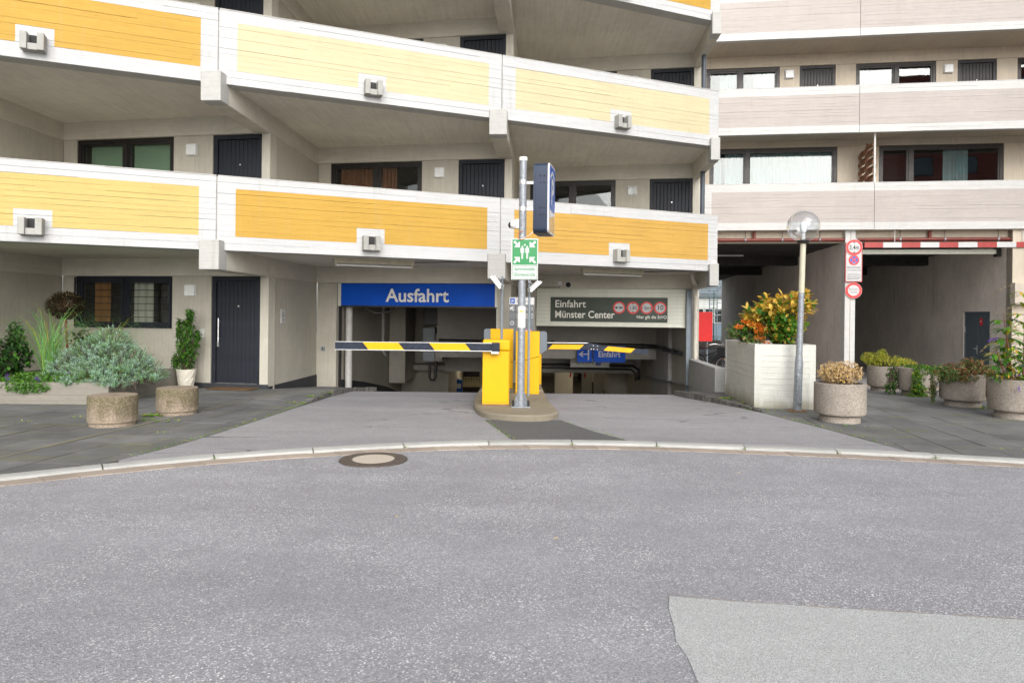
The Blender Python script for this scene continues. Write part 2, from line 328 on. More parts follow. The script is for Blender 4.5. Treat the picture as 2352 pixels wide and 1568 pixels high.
class MB:
    def __init__(s): s.v = []; s.f = []; s.m = []
    def quad(s, *pts, mi=0):
        i = len(s.v); s.v += [tuple(p) for p in pts]; s.f.append(tuple(range(i, i + len(pts)))); s.m.append(mi)
    def box(s, s0, s1, d0, d1, z0, z1, fr=ID, mi=0):
        i = len(s.v)
        s.v += [fr.p(a, b, c) for c in (z0, z1) for (a, b) in ((s0, d0), (s1, d0), (s1, d1), (s0, d1))]
        for q in ((3, 2, 1, 0), (4, 5, 6, 7), (0, 1, 5, 4), (1, 2, 6, 5), (2, 3, 7, 6), (3, 0, 4, 7)):
            s.f.append(tuple(i + k for k in q)); s.m.append(mi)
        return s
    def prism(s, pts, z0, z1, mi=0, top=None):
        """plan polygon (counter-clockwise) extruded; z0, z1 numbers or functions of x, y"""
        n = len(pts); i = len(s.v)
        fz = lambda f, p: f(*p) if callable(f) else f
        s.v += [(p[0], p[1], fz(z0, p)) for p in pts] + [(p[0], p[1], fz(z1, p)) for p in pts]
        s.f.append(tuple(i + k for k in reversed(range(n)))); s.m.append(mi)
        s.f.append(tuple(i + n + k for k in range(n))); s.m.append(mi if top is None else top)
        for k in range(n):
            j = (k + 1) % n
            s.f.append((i + k, i + j, i + n + j, i + n + k)); s.m.append(mi)
        return s
    def plate(s, pts, d0, d1, fr=ID, mi=0):
        """polygon in the (s, z) plane, front at d0, back at d1"""
        a = sum(pts[k][0] * pts[(k + 1) % len(pts)][1] - pts[(k + 1) % len(pts)][0] * pts[k][1] for k in range(len(pts)))
        if a < 0: pts = pts[::-1]
        n = len(pts); i = len(s.v)
        s.v += [fr.p(p[0], d0, p[1]) for p in pts] + [fr.p(p[0], d1, p[1]) for p in pts]
        s.f.append(tuple(i + k for k in range(n))); s.m.append(mi)
        s.f.append(tuple(i + n + k for k in reversed(range(n)))); s.m.append(mi)
        for k in range(n):
            j = (k + 1) % n
            s.f.append((i + k, i + n + k, i + n + j, i + j)); s.m.append(mi)
        return s
    def disc(s, cs, cz, r, d0, d1, fr=ID, mi=0, n=32):
        return s.plate([(cs + r * math.cos(2 * math.pi * k / n), cz + r * math.sin(2 * math.pi * k / n)) for k in range(n)], d0, d1, fr, mi)
    def tube(s, pts, r, n=10, mi=0, caps=True):
        """tube along 3D points, r a number or a list"""
        pts = [Vector(p) for p in pts]; rs = r if hasattr(r, '__len__') else [r] * len(pts)
        i0 = len(s.v); ref = None
        for k, p in enumerate(pts):
            t = (pts[min(k + 1, len(pts) - 1)] - pts[max(k - 1, 0)]).normalized()
            if ref is None:
                ref = Vector((1, 0, 0)) if abs(t.x) < 0.9 else Vector((0, 1, 0))
            a = (ref - t * ref.dot(t)).normalized(); b = t.cross(a); ref = a
            for q in range(n):
                w = 2 * math.pi * q / n
                s.v.append(tuple(p + (a * math.cos(w) + b * math.sin(w)) * rs[k]))
        for k in range(len(pts) - 1):
            for q in range(n):
                a0 = i0 + k * n + q; a1 = i0 + k * n + (q + 1) % n
                s.f.append((a0, a1, a1 + n, a0 + n)); s.m.append(mi)
        if caps:
            s.f.append(tuple(i0 + q for q in reversed(range(n)))); s.m.append(mi)
            e = i0 + (len(pts) - 1) * n
            s.f.append(tuple(e + q for q in range(n))); s.m.append(mi)
        return s
    def lathe(s, c, prof, n=40, mi=0, jit=0.0):
        """profile [(r, z)] spun about the vertical through c; bottom to top on the outside"""
        i0 = len(s.v)
        for (r, z) in prof:
            for q in range(n):
                w = 2 * math.pi * q / n; rr = r + (random.uniform(-jit, jit) if jit else 0)
                s.v.append((c[0] + rr * math.cos(w), c[1] + rr * math.sin(w), c[2] + z + (random.uniform(-jit, jit) * 0.5 if jit else 0)))
        for k in range(len(prof) - 1):
            for q in range(n):
                a0 = i0 + k * n + q; a1 = i0 + k * n + (q + 1) % n
                s.f.append((a0, a1, a1 + n, a0 + n)); s.m.append(mi)
        if prof[0][0] > 1e-4: s.f.append(tuple(i0 + q for q in reversed(range(n)))); s.m.append(mi)
        e = i0 + (len(prof) - 1) * n
        if prof[-1][0] > 1e-4: s.f.append(tuple(e + q for q in range(n))); s.m.append(mi)
        return s
    def leaf(s, p, d, up, L, W, mi=0, fold=0.25):
        """small folded diamond leaf"""
        d = d.normalized(); sd = d.cross(up)
        if sd.length < 1e-4: sd = d.cross(Vector((1, 0, 0.3)))
        sd.normalize(); nn = sd.cross(d)
        i = len(s.v); m = p + d * (L * 0.45)
        s.v += [tuple(p), tuple(m + sd * W * 0.5 + nn * W * fold), tuple(p + d * L), tuple(m - sd * W * 0.5 + nn * W * fold)]
        s.f += [(i, i + 1, i + 2), (i, i + 2, i + 3)]; s.m += [mi, mi]
    def bigleaf(s, p, d, up, L, W, mi=0, droop=0.25):
        """pointed oval leaf: two halves of three faces, folded along the rib and drooping"""
        d = d.normalized(); sd = d.cross(up)
        if sd.length < 1e-4: sd = d.cross(Vector((1, 0, 0.3)))
        sd.normalize(); nn = sd.cross(d)
        i = len(s.v); rows = []
        for t, w in ((0, 0.04), (0.3, 0.42), (0.65, 0.46), (1.0, 0.0)):
            c = p + d * (L * t) - nn * (droop * L * t * t)
            rows.append((c, w * W))
        for c, w in rows: s.v += [tuple(c + sd * w + nn * w * 0.35), tuple(c), tuple(c - sd * w + nn * w * 0.35)]
        for k in range(3):
            a = i + 3 * k
            s.f += [(a, a + 1, a + 4, a + 3), (a + 1, a + 2, a + 5, a + 4)]; s.m += [mi, mi]
    def build(s, name, mats, parent=None, root=None, smooth=False, bevel=0.0, seg=2, kind=None):
        """one mesh object; geometry given in world coordinates, stored relative to root (or to the parent's thing)"""
        o0 = Vector((0, 0, 0))
        if parent is not None: o0 = origin_of(parent)
        elif root is not None: o0 = Vector(root)
        me = bpy.data.meshes.new(name)
        me.from_pydata([(a - o0.x, b - o0.y, c - o0.z) for a, b, c in s.v], [], s.f)
        mats = mats if isinstance(mats, (list, tuple)) else [mats]
        for k in mats: me.materials.append(MATS[k])
        if len(mats) > 1: me.polygons.foreach_set('material_index', s.m)
        if smooth: me.polygons.foreach_set('use_smooth', [True] * len(me.polygons))
        me.update()
        o = bpy.data.objects.new(name, me); COL.objects.link(o)
        if parent is not None: o.parent = parent
        else: o.location = o0
        if bevel:
            b = o.modifiers.new('bevel', 'BEVEL'); b.width = bevel; b.segments = seg; b.limit_method = 'ANGLE'; b.angle_limit = RA(35)
        if smooth == 'auto':
            me.polygons.foreach_set('use_smooth', [True] * len(me.polygons))
            try: me.set_sharp_from_angle(angle=RA(35))
            except Exception: pass
        if kind: o['kind'] = kind
        return o
def origin_of(o):
    while o.parent is not None: o = o.parent
    return Vector(o.location)
def tag(o, label, cat, group=None):
    o['label'] = label; o['category'] = cat
    if group: o['group'] = group
    return o
def thing(name, label, cat, loc=(0, 0, 0), group=None):
    o = bpy.data.objects.new(name, None); COL.objects.link(o); o.location = loc; o.empty_display_size = 0.2
    return tag(o, label, cat, group)
def structure(o): o['kind'] = 'structure'; return o
def inst(mesh, name, parent, world, rz=0.0, rx=0.0):
    """an object that shares mesh data, placed in the world under a thing or a part"""
    o = bpy.data.objects.new(name, mesh); COL.objects.link(o); o.parent = parent
    o.location = Vector(world) - origin_of(parent); o.rotation_euler = (rx, 0, rz); return o
def meshdata(mb, name, mats):
    me = bpy.data.meshes.new(name); me.from_pydata(mb.v, [], mb.f)
    mats = mats if isinstance(mats, (list, tuple)) else [mats]
    for k in mats: me.materials.append(MATS[k])
    if len(mats) > 1: me.polygons.foreach_set('material_index', mb.m)
    me.update(); return me
_tc = {}
def text(body, fr, s, z, d, size, matname, parent, name='lettering', align='LEFT', bold=0.0, sx=1.0, depth=0.002, maxw=None):
    """flat lettering standing on the plane d of frame fr, baseline z"""
    cu = bpy.data.curves.new('t', 'FONT'); cu.body = body; cu.size = size; cu.align_x = align; cu.offset = bold * size; cu.extrude = 0; cu.resolution_u = 3
    ob = bpy.data.objects.new('t', cu); COL.objects.link(ob)
    dg = bpy.context.evaluated_depsgraph_get(); dg.update()
    me = bpy.data.meshes.new_from_object(ob.evaluated_get(dg))
    COL.objects.unlink(ob); bpy.data.objects.remove(ob); bpy.data.curves.remove(cu)
    if maxw and len(me.vertices):
        w = max(v.co.x for v in me.vertices) - min(v.co.x for v in me.vertices); sx = maxw / w
    o0 = origin_of(parent)
    for v in me.vertices:
        v.co = Vector(fr.p(s + v.co.x * sx, d - depth, z + v.co.y)) - o0
    me.materials.clear(); me.materials.append(MATS[matname]); me.name = name
    o = bpy.data.objects.new(name, me); COL.objects.link(o); o.parent = parent
    return o
def rnd(a, b): return random.uniform(a, b)
def catmull(P, n=8):
    out = []
    for i in range(len(P) - 1):
        p0 = Vector(P[max(i - 1, 0)]); p1 = Vector(P[i]); p2 = Vector(P[i + 1]); p3 = Vector(P[min(i + 2, len(P) - 1)])
        for k in range(n):
            t = k / n
            out.append(tuple(0.5 * ((2 * p1) + (p2 - p0) * t + (2 * p0 - 5 * p1 + 4 * p2 - p3) * t * t + (3 * p1 - p0 - 3 * p2 + p3) * t ** 3)))
    out.append(tuple(P[-1])); return out
def clip_cell(poly, cell):
    """Sutherland-Hodgman: polygon cut to a convex counter-clockwise cell"""
    out = list(poly)
    for k in range(len(cell)):
        a = cell[k]; b = cell[(k + 1) % len(cell)]
        side = lambda p: (b[0] - a[0]) * (p[1] - a[1]) - (b[1] - a[1]) * (p[0] - a[0])
        src = out; out = []
        for i in range(len(src)):
            p = src[i]; q = src[(i + 1) % len(src)]; sp = side(p); sq = side(q)
            if sp >= 0: out.append(p)
            if sp * sq < 0:
                t = sp / (sp - sq); out.append((p[0] + (q[0] - p[0]) * t, p[1] + (q[1] - p[1]) * t))
        if not out: return []
    return out
def area(P): return 0.5 * sum(P[k][0] * P[(k + 1) % len(P)][1] - P[(k + 1) % len(P)][0] * P[k][1] for k in range(len(P)))

# ------------------------------------------------------------------ ground, road, kerb, pavements
def z_left(x, y): return 0.03 if y < 13 else 0.03 - (y - 13) * 0.085
def z_right(x, y): return 0.03 if y < 13 else 0.03 - (y - 13) * 0.052 if y < 24 else -0.54
def z_drive(x, y):
    if y < 10.5: return 0.026
    if y < 14: return 0.026 - (y - 10.5) * 0.036
    return max(-2.6, -0.10 - (y - 14) * 0.22)
KB = catmull([(-13, -6), (-11, -2), (-9, 1.5), (-6.3, 4.55), (-4.53, 6.06), (-3.06, 7.03), (-1.46, 7.68), (-0.54, 7.92), (0.4, 8.03), (1.44, 8.01), (2.47, 7.89),
              (3.4, 7.74), (4.34, 7.55), (5.47, 7.27), (7.5, 6.65), (10, 5.75), (14, 4.0), (20, 1.0)], 10)
def offset(P, w):
    out = []
    for i, p in enumerate(P):
        a = Vector(P[max(i - 1, 0)]); b = Vector(P[min(i + 1, len(P) - 1)]); t = (b - a).normalized()
        out.append((p[0] + t.y * w, p[1] - t.x * w))
    return out
KW, GW = 0.155, 0.20
KF = offset(KB, KW); GF = offset(KB, KW + GW)
mb = MB(); mb.quad(*([(p[0], p[1], 0) for p in GF] + [(70, 1, 0), (70, -70, 0), (-70, -70, 0), (-70, -6, 0)])[::-1])
road = structure(mb.build('road', 'asphalt'))
mb = MB(); mb.quad((-120, -120, -3.2), (120, -120, -3.2), (120, 160, -3.2), (-120, 160, -3.2)); structure(mb.build('ground', 'mortar'))
mb = MB()
mb.prism([(0.55, 0.6), (5.5, 0.6), (5.5, 3.02), (4.2, 3.2), (3.4, 3.31), (2.58, 3.42), (1.7, 3.53), (1.2, 3.60), (0.86, 3.66), (0.82, 3.5), (0.80, 3.3), (0.775, 3.15), (0.79, 3.0), (0.78, 2.8), (0.66, 1.8)], -0.01, 0.005)
structure(mb.build('road_patch', 'asphalt_patch'))
sm_ = MB(); PE = [(5.5, 3.02), (4.2, 3.2), (3.4, 3.31), (2.58, 3.42), (1.7, 3.53), (1.2, 3.60), (0.86, 3.66)]
for k in range(48):
    t = k / 48 * (len(PE) - 1.001); i = int(t); u = t - i; a = Vector(PE[i]).lerp(Vector(PE[i + 1]), u); t2 = (k + 1) / 48 * (len(PE) - 1.001); j = int(t2); b = Vector(PE[j]).lerp(Vector(PE[j + 1]), t2 - j)
    if k % 4 == 3: continue
    w0 = rnd(.001, .005); sm_.quad((a.x, a.y - .004, .0075), (a.x, a.y + w0, .0075), (b.x, b.y + w0 * rnd(.6, 1.3), .0075), (b.x, b.y - .004, .0075))
structure(sm_.build('patch_seam', 'gutter_brick'))
# kerb stones and gutter bricks, each its own piece
def along(P):
    L = [0.0]
    for i in range(1, len(P)): L.append(L[-1] + (Vector(P[i]) - Vector(P[i - 1])).length)
    return L
LK = along(KB)
def pick(P, t):
    import bisect
    i = min(max(bisect.bisect_right(LK, t) - 1, 0), len(P) - 2); k = (t - LK[i]) / (LK[i + 1] - LK[i])
    return (P[i][0] + (P[i + 1][0] - P[i][0]) * k, P[i][1] + (P[i + 1][1] - P[i][1]) * k)
mb = MB()
for i in range(len(KB) - 1):
    mb.quad((*KB[i], 0.012), (*GF[i], -0.006), (*GF[i + 1], -0.006), (*KB[i + 1], 0.012))
kerb = structure(mb.build('kerb', 'mortar'))
t0 = LK[next(i for i, p in enumerate(KB) if p[0] >= -3.08)]
ts = [t0 + k * 0.985 for k in range(-11, 18)]
for k in range(len(ts) - 1):
    a, b = ts[k] + 0.007, ts[k + 1] - 0.007
    if b > LK[-1] - 0.1 or a < 0.1: continue
    mb = MB(); n = 4; dz = rnd(-0.004, 0.005); tl = rnd(-0.003, 0.003); i0 = 0
    ring = lambda t, u, z: (*[pick(KB, t)[q] * (1 - u) + pick(KF, t)[q] * u for q in (0, 1)], z)
    prof = [(0.0, -0.03), (0.0, 0.036), (0.75, 0.034), (0.93, 0.026), (1.0, 0.008), (1.0, -0.05)]
    for j in range(n + 1):
        t = a + (b - a) * j / n
        for (u, z) in prof: mb.v.append(ring(t, u, z + dz + tl * (j / n - 0.5) * 2 + rnd(-0.0015, 0.0015)))
    m = len(prof)
    for j in range(n):
        for q in range(m - 1): mb.f.append((j * m + q, j * m + q + 1, (j + 1) * m + q + 1, (j + 1) * m + q)); mb.m.append(0)
    mb.f.append(tuple(range(m))[::-1]); mb.m.append(0); mb.f.append(tuple(n * m + q for q in range(m))); mb.m.append(0)
    mb.build('kerb_stone', 'kerb_stone', kerb)
t = 6.0; k = 0
while t < 26 and t < LK[-1] - 0.5:
    L = 0.27; a, b = t + 0.004, t + L - 0.004
    P = [pick(KF, a), pick(GF, a + 0.05), pick(GF, b + 0.05), pick(KF, b)]
    P = [(P[0][0] * .98 + P[1][0] * .02, P[0][1] * .98 + P[1][1] * .02), P[1], P[2], (P[3][0] * .98 + P[2][0] * .02, P[3][1] * .98 + P[2][1] * .02)]
    dz = rnd(-0.002, 0.003)
    MB().prism(P if area(P) > 0 else P[::-1], -0.04, 0.006 + dz).build('gutter_brick', 'gutter_brick', kerb); t += L

# driveway apron, ramp, garage floor
DL = [(-3.86, 6.72), (-3.67, 7.45), (-3.55, 8.27), (-3.43, 9.39), (-3.34, 10.5), (-3.33, 11.2), (-3.36, 12.6), (-3.27, 13.9), (-3.12, 14.4), (-2.92, 14.75)]
DR = [(4.46, 7.56), (4.34, 8.23), (4.21, 9.09), (4.0, 10.01), (3.92, 10.5), (3.87, 11.15), (3.65, 12.26), (3.42, 13.2), (3.32, 13.75)]
def xat(P, y):
    for (a, b) in zip(P, P[1:]):
        if a[1] <= y <= b[1]: return a[0] + (b[0] - a[0]) * (y - a[1]) / (b[1] - a[1])
    return None
apron = [p for p in KB if -3.86 < p[0] < 4.46]
mb = MB()
poly = [DL[0]] + apron + [DR[0]] + DR[1:5] + [DL[4]] + DL[1:4][::-1]
mb.quad(*[(x, y, 0.026) for x, y in poly])
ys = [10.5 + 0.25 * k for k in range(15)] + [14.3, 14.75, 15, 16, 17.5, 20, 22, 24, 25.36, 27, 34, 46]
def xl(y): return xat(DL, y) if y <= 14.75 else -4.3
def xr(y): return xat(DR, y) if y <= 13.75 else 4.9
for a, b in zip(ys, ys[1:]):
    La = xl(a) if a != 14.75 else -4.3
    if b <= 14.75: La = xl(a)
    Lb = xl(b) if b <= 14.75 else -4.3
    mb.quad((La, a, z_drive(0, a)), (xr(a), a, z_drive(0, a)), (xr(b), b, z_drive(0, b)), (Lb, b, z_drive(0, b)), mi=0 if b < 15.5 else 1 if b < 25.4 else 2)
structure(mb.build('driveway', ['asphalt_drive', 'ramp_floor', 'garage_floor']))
mb = MB(); P = [(-0.36, 9.55), (0.02, 8.06), (0.72, 8.045), (1.42, 8.03), (1.05, 8.7), (0.70, 9.6)]
mb.prism(P, 0.0, 0.031); structure(mb.build('driveway_patch', 'asphalt_dark'))

# pavements: base with mossy joints, then each slab
GR = (math.cos(RA(-8)), math.sin(RA(-8)))
def pave(name, poly, slabs_poly, zf, size, origin, mat):
    fr = Fr(origin, GR); base = MB()
    xs = [p[0] for p in poly]; ysx = [p[1] for p in poly]
    R = int(30 / 1.0)
    for i in range(-R, R):
        for j in range(-R, R):
            cell = [fr.p(i, j, 0)[:2], fr.p(i + 1, j, 0)[:2], fr.p(i + 1, j + 1, 0)[:2], fr.p(i, j + 1, 0)[:2]]
            q = clip_cell(poly, cell)
            if len(q) > 2 and abs(area(q)) > 1e-4: base.quad(*[(x, y, zf(x, y) - 0.011) for x, y in q])
    for a, b in zip(poly, poly[1:] + poly[:1]):
        base.quad((*a, zf(*a) - 0.9), (*b, zf(*b) - 0.9), (*b, zf(*b) - 0.011), (*a, zf(*a) - 0.011))
    po = structure(base.build(name, 'mortar'))
    R = int(20 / size); g = 0.004; cnt = 0
    for j in range(-R, R):
        off = 0.0
        for i in range(-R, R):
            s0, s1, d0, d1 = i * size + g + off, (i + 1) * size - g + off, j * size + g, (j + 1) * size - g
            cell = [fr.p(a, b, 0)[:2] for a, b in ((s0, d0), (s1, d0), (s1, d1), (s0, d1))]
            q = clip_cell(slabs_poly, cell)
            if len(q) < 3 or abs(area(q)) < 0.012: continue
            dz = rnd(-0.0025, 0.0025); tx, ty = rnd(-.003, .003), rnd(-.003, .003); cx, cy = q[0]
            f = lambda x, y: zf(x, y) + dz + (x - cx) * tx + (y - cy) * ty
            MB().prism(q, lambda x, y: zf(x, y) - 0.03, f).build('paving_slab', mat, po); cnt += 1
    return po
kl = [p for p in KB if p[0] < -3.86 and p[1] > 0]
left_poly = kl + DL + [(-3.4, 15.15), (-4.0, 15.5), (-4.0, 16.2), (-14, 16.2), (-14, 0)]
ksl = [p for p in KB if -9.5 < p[0] < -3.86]
left_slabs = ksl + DL[:-1] + [(-3.02, 14.72), (-3.45, 15.1), (-4.02, 15.48), (-4.05, 15.85), (-4.6, 15.9), (-4.75, 13.15), (-6.3, 13.4), (-6.3, 12.3), (-6.27, 10.7), (-9.4, 10.6)]
pave('pavement_left', left_poly, left_slabs, z_left, 0.5, (-4.31, 12.1), 'slab')
krr = [p for p in KB if p[0] > 4.46 and p[0] < 15]
right_poly = [(4.46, 7.56)] + krr + [(15, 15.3), (4.3, 15.3), (4.25, 13.95), (3.4, 13.9)] + DR[1:][::-1]
right_slabs = [(4.46, 7.56)] + [p for p in krr if p[0] < 11] + [(11, 15.2), (4.45, 15.2), (4.35, 13.9), (3.45, 13.85)] + DR[1:][::-1]
pave('pavement_right', right_poly, right_slabs, z_right, 0.5, (4.6, 12.1), 'slab')
# pale mortar bands left in some of the joints
jf = MB(); JF = Fr((-4.31, 12.1), GR)
def band(a0, b0, a1, b1, w):
    p = Vector(JF.p(a0, b0, 0)[:2]); q = Vector(JF.p(a1, b1, 0)[:2]); t = (q - p).normalized(); n = Vector((-t.y, t.x)) * w; k = max(1, int((q - p).length / .35))
    for i in range(k):
        if random.random() < .12: continue
        u = p.lerp(q, i / k); v = p.lerp(q, (i + 1) / k); h = .0045
        w0, w1 = rnd(.5, 1.1), rnd(.5, 1.1)
        jf.quad(*[(x, y, z_left(x, y) + h) for x, y in (u - n * w0, v - n * w1, v + n * w1, u + n * w0)])
band(0, -5.6, 0, 1.0, .028)
for (b, a0, a1, w) in ((-3.0, -4.0, -1.0, .012), (-3.5, -4.5, -.6, .014), (-4.5, -3.0, -.9, .016), (-5.0, -2.6, -.4, .022), (-2.0, -3.5, -1.8, .010), (0.5, -2.0, .3, .012), (-5.5, -1.6, .3, .012), (0.0, -1.6, .6, .010)): band(a0, b, a1, b, w)
for (a, b0, b1, w) in ((.5, -5.5, -2.0, .006), (-1.0, -5.6, -3.5, .010), (-2.0, -5.0, -3.0, .010)): band(a, b0, a, b1, w)
structure(jf.build('joint_filling', 'joint_mortar'))
# brick-on-edge borders where the driveway dips below the pavement
def edge(P, zf, parent_name):
    L = along(P); tot = L[-1]; t = 0.0
    base = MB()
    for i in range(len(P) - 1): base.quad((*P[i], -0.6), (*P[i + 1], -0.6), (*P[i + 1], zf(*P[i + 1]) - 0.02), (*P[i], zf(*P[i]) - 0.02))
    eo = structure(base.build(parent_name, 'mortar'))
    while t < tot - 0.07:
        import bisect
        def at(q):
            i = min(max(bisect.bisect_right(L, q) - 1, 0), len(P) - 2); k = (q - L[i]) / (L[i + 1] - L[i])
            return Vector(P[i]).lerp(Vector(P[i + 1]), k)
        a, b = at(t + 0.004), at(t + 0.066); d = (b - a).normalized(); n = Vector((-d.y, d.x))
        w = rnd(0.0, 0.012); z = zf(*a) + rnd(0.0, 0.014)
        q = [a + n * (-0.01 - w), b + n * (-0.01 - w), b + n * 0.10, a + n * 0.10]
        q = [(p.x, p.y) for p in q]
        if area(q) < 0: q = q[::-1]
        MB().prism(q, -0.4, z).build('edge_brick', 'edge_brick', eo); t += 0.07
edge([(-3.34, 11.4), (-3.36, 12.6), (-3.27, 13.9), (-3.12, 14.4), (-2.92, 14.75), (-3.05, 14.95)], lambda x, y: z_left(x, y) + 0.012, 'border_left')
edge([(3.32, 13.8), (3.42, 13.2), (3.65, 12.26), (3.87, 11.15), (3.93, 10.6)], lambda x, y: z_right(x, y) + 0.012, 'border_right')
# passage road behind the pots
mb = MB()
for a, b in ((15.25, 18), (18, 24), (24, 46), (46, 120)):
    xa = 4.3 if a < 20 else 4.9
    mb.quad((xa, a, z_right(0, a) - 0.006), (30, a, z_right(0, a) - 0.006), (30, b, z_right(0, b) - 0.006), (xa, b, z_right(0, b) - 0.006))
structure(mb.build('passage_road', 'asphalt_drive'))
mb = MB()
for (x, y, w, d) in ((8.9, 15.7, 2.2, 0.35), (9.6, 16.6, 2.4, 0.4), (7.0, 17.2, 2.0, 0.3), (11.4, 15.6, 1.5, 0.4)):
    mb.quad(*[(px, py, z_right(px, py) + 0.001) for px, py in ((x, y), (x + w, y - .14 * w), (x + w, y + d - .14 * w), (x, y + d))])
structure(mb.build('road_marking', 'paint_mark'))

# ------------------------------------------------------------------ board-marked parapets
def boards(mb, fr, s0, s1, rows, zones, thick=0.035, gap=0.0028, depth=0.008, breaks=3.4):
    """rows [(z0, z1)]; zones(s0..s1, zmid) -> [(a, b, material index)]"""
    for (z0, z1) in rows:
        cuts = [s0]
        while cuts[-1] < s1 - 0.9: cuts.append(cuts[-1] + rnd(0.8, breaks))
        cuts = [c for c in cuts if c < s1 - 0.3] + [s1]
        for a, b in zip(cuts, cuts[1:]):
            o = rnd(0, depth); tl = rnd(-0.0015, 0.0015); g0 = gap * 1.7 * random.random() ** 2; g1 = gap * rnd(0.05, 0.5)
            for (u, v, mi) in zones(0.5 * (z0 + z1)):
                p, q = max(a, u), min(b, v)
                if q - p < 1e-4: continue
                i = len(mb.v)
                mb.v += [fr.p(p, o + tl, z0 + g0), fr.p(q, o + tl, z0 + g0), fr.p(q, thick, z0 + g0), fr.p(p, thick, z0 + g0),
                         fr.p(p, o - tl, z1 - g1), fr.p(q, o - tl, z1 - g1), fr.p(q, thick, z1 - g1), fr.p(p, thick, z1 - g1)]
                for f in ((3, 2, 1, 0), (4, 5, 6, 7), (0, 1, 5, 4), (1, 2, 6, 5), (3, 0, 4, 7)):
                    mb.f.append(tuple(i + k for k in f)); mb.m.append(mi)
def rowlist(z0, parts):
    out = []; z = z0
    for h, n in parts:
        for k in range(n): out.append((z, z + h / n)); z += h / n
    return out

ST = 2.77
C0 = Vector((-4.70, 13.2)); BAY = Vector((4.676, 1.909)); OD = Vector((0.06, 0.998))
def Cp(k): return C0 + BAY * k
def Sp(k): return Cp(k - 1) + OD * 2.7
LW = (Cp(0) - Sp(0)).length
PF = Fr((-4.92, 11.33), (0.926, 0.378))
house = thing('apartment_building', 'stepped concrete apartment block with yellow painted balcony parapets over the garage entrances', 'building', (-2, 14.5, 0))

def window(parent, fr, s0, s1, z0, z1, splits, mat, content=None, fw=0.07, room=1.3, bars=False, sash=True):
    """casing as the part; panes, curtains and the room behind as sub-parts. splits: fractions of the width where mullions stand"""
    cut = [s0] + [s0 + (s1 - s0) * k for k in splits] + [s1]
    mb = MB(); a0, a1 = 0.03, 0.13
    mb.box(s0, s1, a0, a1, z1 - fw, z1, fr); mb.box(s0, s1, a0, a1, z0, z0 + fw, fr)
    mb.box(s0, s0 + fw, a0, a1, z0 + fw, z1 - fw, fr); mb.box(s1 - fw, s1, a0, a1, z0 + fw, z1 - fw, fr)
    for c in cut[1:-1]: mb.box(c - fw * 0.6, c + fw * 0.6, a0 - 0.006, a1, z0 + fw, z1 - fw, fr)
    cells = []
    for i, (a, b) in enumerate(zip(cut, cut[1:])):
        a += fw if i == 0 else fw * 0.6; b -= fw if i == len(cut) - 2 else fw * 0.6
        if sash:
            e = 0.05; y0, y1 = 0.05, 0.11
            mb.box(a, b, y0, y1, z1 - fw - e, z1 - fw, fr); mb.box(a, b, y0, y1, z0 + fw, z0 + fw + e, fr)
            mb.box(a, a + e, y0, y1, z0 + fw + e, z1 - fw - e, fr); mb.box(b - e, b, y0, y1, z0 + fw + e, z1 - fw - e, fr)
            cells.append((a + e, b - e, z0 + fw + e, z1 - fw - e))
        else: cells.append((a, b, z0 + fw, z1 - fw))
    w = mb.build('window', mat, parent)
    for (a, b, c, d) in cells: MB().box(a, b, 0.078, 0.086, c, d, fr).build('pane', 'pane_glass', w)
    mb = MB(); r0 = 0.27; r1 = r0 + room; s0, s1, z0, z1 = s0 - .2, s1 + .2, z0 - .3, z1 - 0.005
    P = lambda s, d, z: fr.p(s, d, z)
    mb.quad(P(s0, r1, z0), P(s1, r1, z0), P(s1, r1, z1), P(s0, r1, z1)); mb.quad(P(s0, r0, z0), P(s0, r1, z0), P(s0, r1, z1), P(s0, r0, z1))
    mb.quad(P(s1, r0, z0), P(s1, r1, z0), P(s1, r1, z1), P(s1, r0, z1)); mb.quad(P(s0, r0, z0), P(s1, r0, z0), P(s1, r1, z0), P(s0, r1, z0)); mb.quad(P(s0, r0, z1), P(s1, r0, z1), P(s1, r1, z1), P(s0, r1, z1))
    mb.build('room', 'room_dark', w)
    for c in (content or []):
        kind, f0, f1, m = c[:4]; lo = c[4] if len(c) > 4 else 0.0
        A, B = cut[0] + (cut[-1] - cut[0]) * f0, cut[0] + (cut[-1] - cut[0]) * f1; Z0, Z1 = cells[0][2] - .1, cells[0][3] + .03
        mb = MB()
        if kind == 'curtain':
            n = max(6, int((B - A) / 0.022)); ph = rnd(0, 6); pts = []
            for k in range(n + 1):
                s = A + (B - A) * k / n; dd = 0.20 + 0.022 * math.sin(ph + s * 52 + 2.2 * math.sin(s * 9 + ph)); pts.append((s, dd))
            for (a, b) in zip(pts, pts[1:]):
                sl = lo * (a[0] - A) / (B - A); mb.quad(P(a[0], a[1], Z0), P(b[0], b[1], Z0), P(b[0], b[1], Z1), P(a[0], a[1], Z1))
            mb.build('curtain', m, w, smooth=True)
        else:
            z = Z0
            while z < Z1: mb.quad(P(A, 0.165, z), P(B, 0.165, z), P(B, 0.178, z + 0.030), P(A, 0.178, z + 0.030)); z += 0.026
            mb.build('blind', m, w)
    if bars:
        g = MB(); q = MB
        for k in range(7): g.box(cut[0] + .02, cut[-1] - .02, -0.055, -0.043, z0 + .38 + k * 0.135, z0 + .392 + k * 0.135, fr)
        for s in (cut[0] + .02, 0.5 * (cut[0] + cut[-1]), cut[-1] - .03): g.box(s - .012, s + .016, -0.043, -0.030, z0 + .31, z1 - .02, fr)
        for s in (cut[0] + .06, cut[-1] - .06): 
            for z in (z0 + .4, z1 - .1): g.box(s - .01, s + .01, -0.031, 0.032, z - .01, z + .01, fr)
        g.build('window_grille', 'anthracite', w)
    return w
PLANK = {}
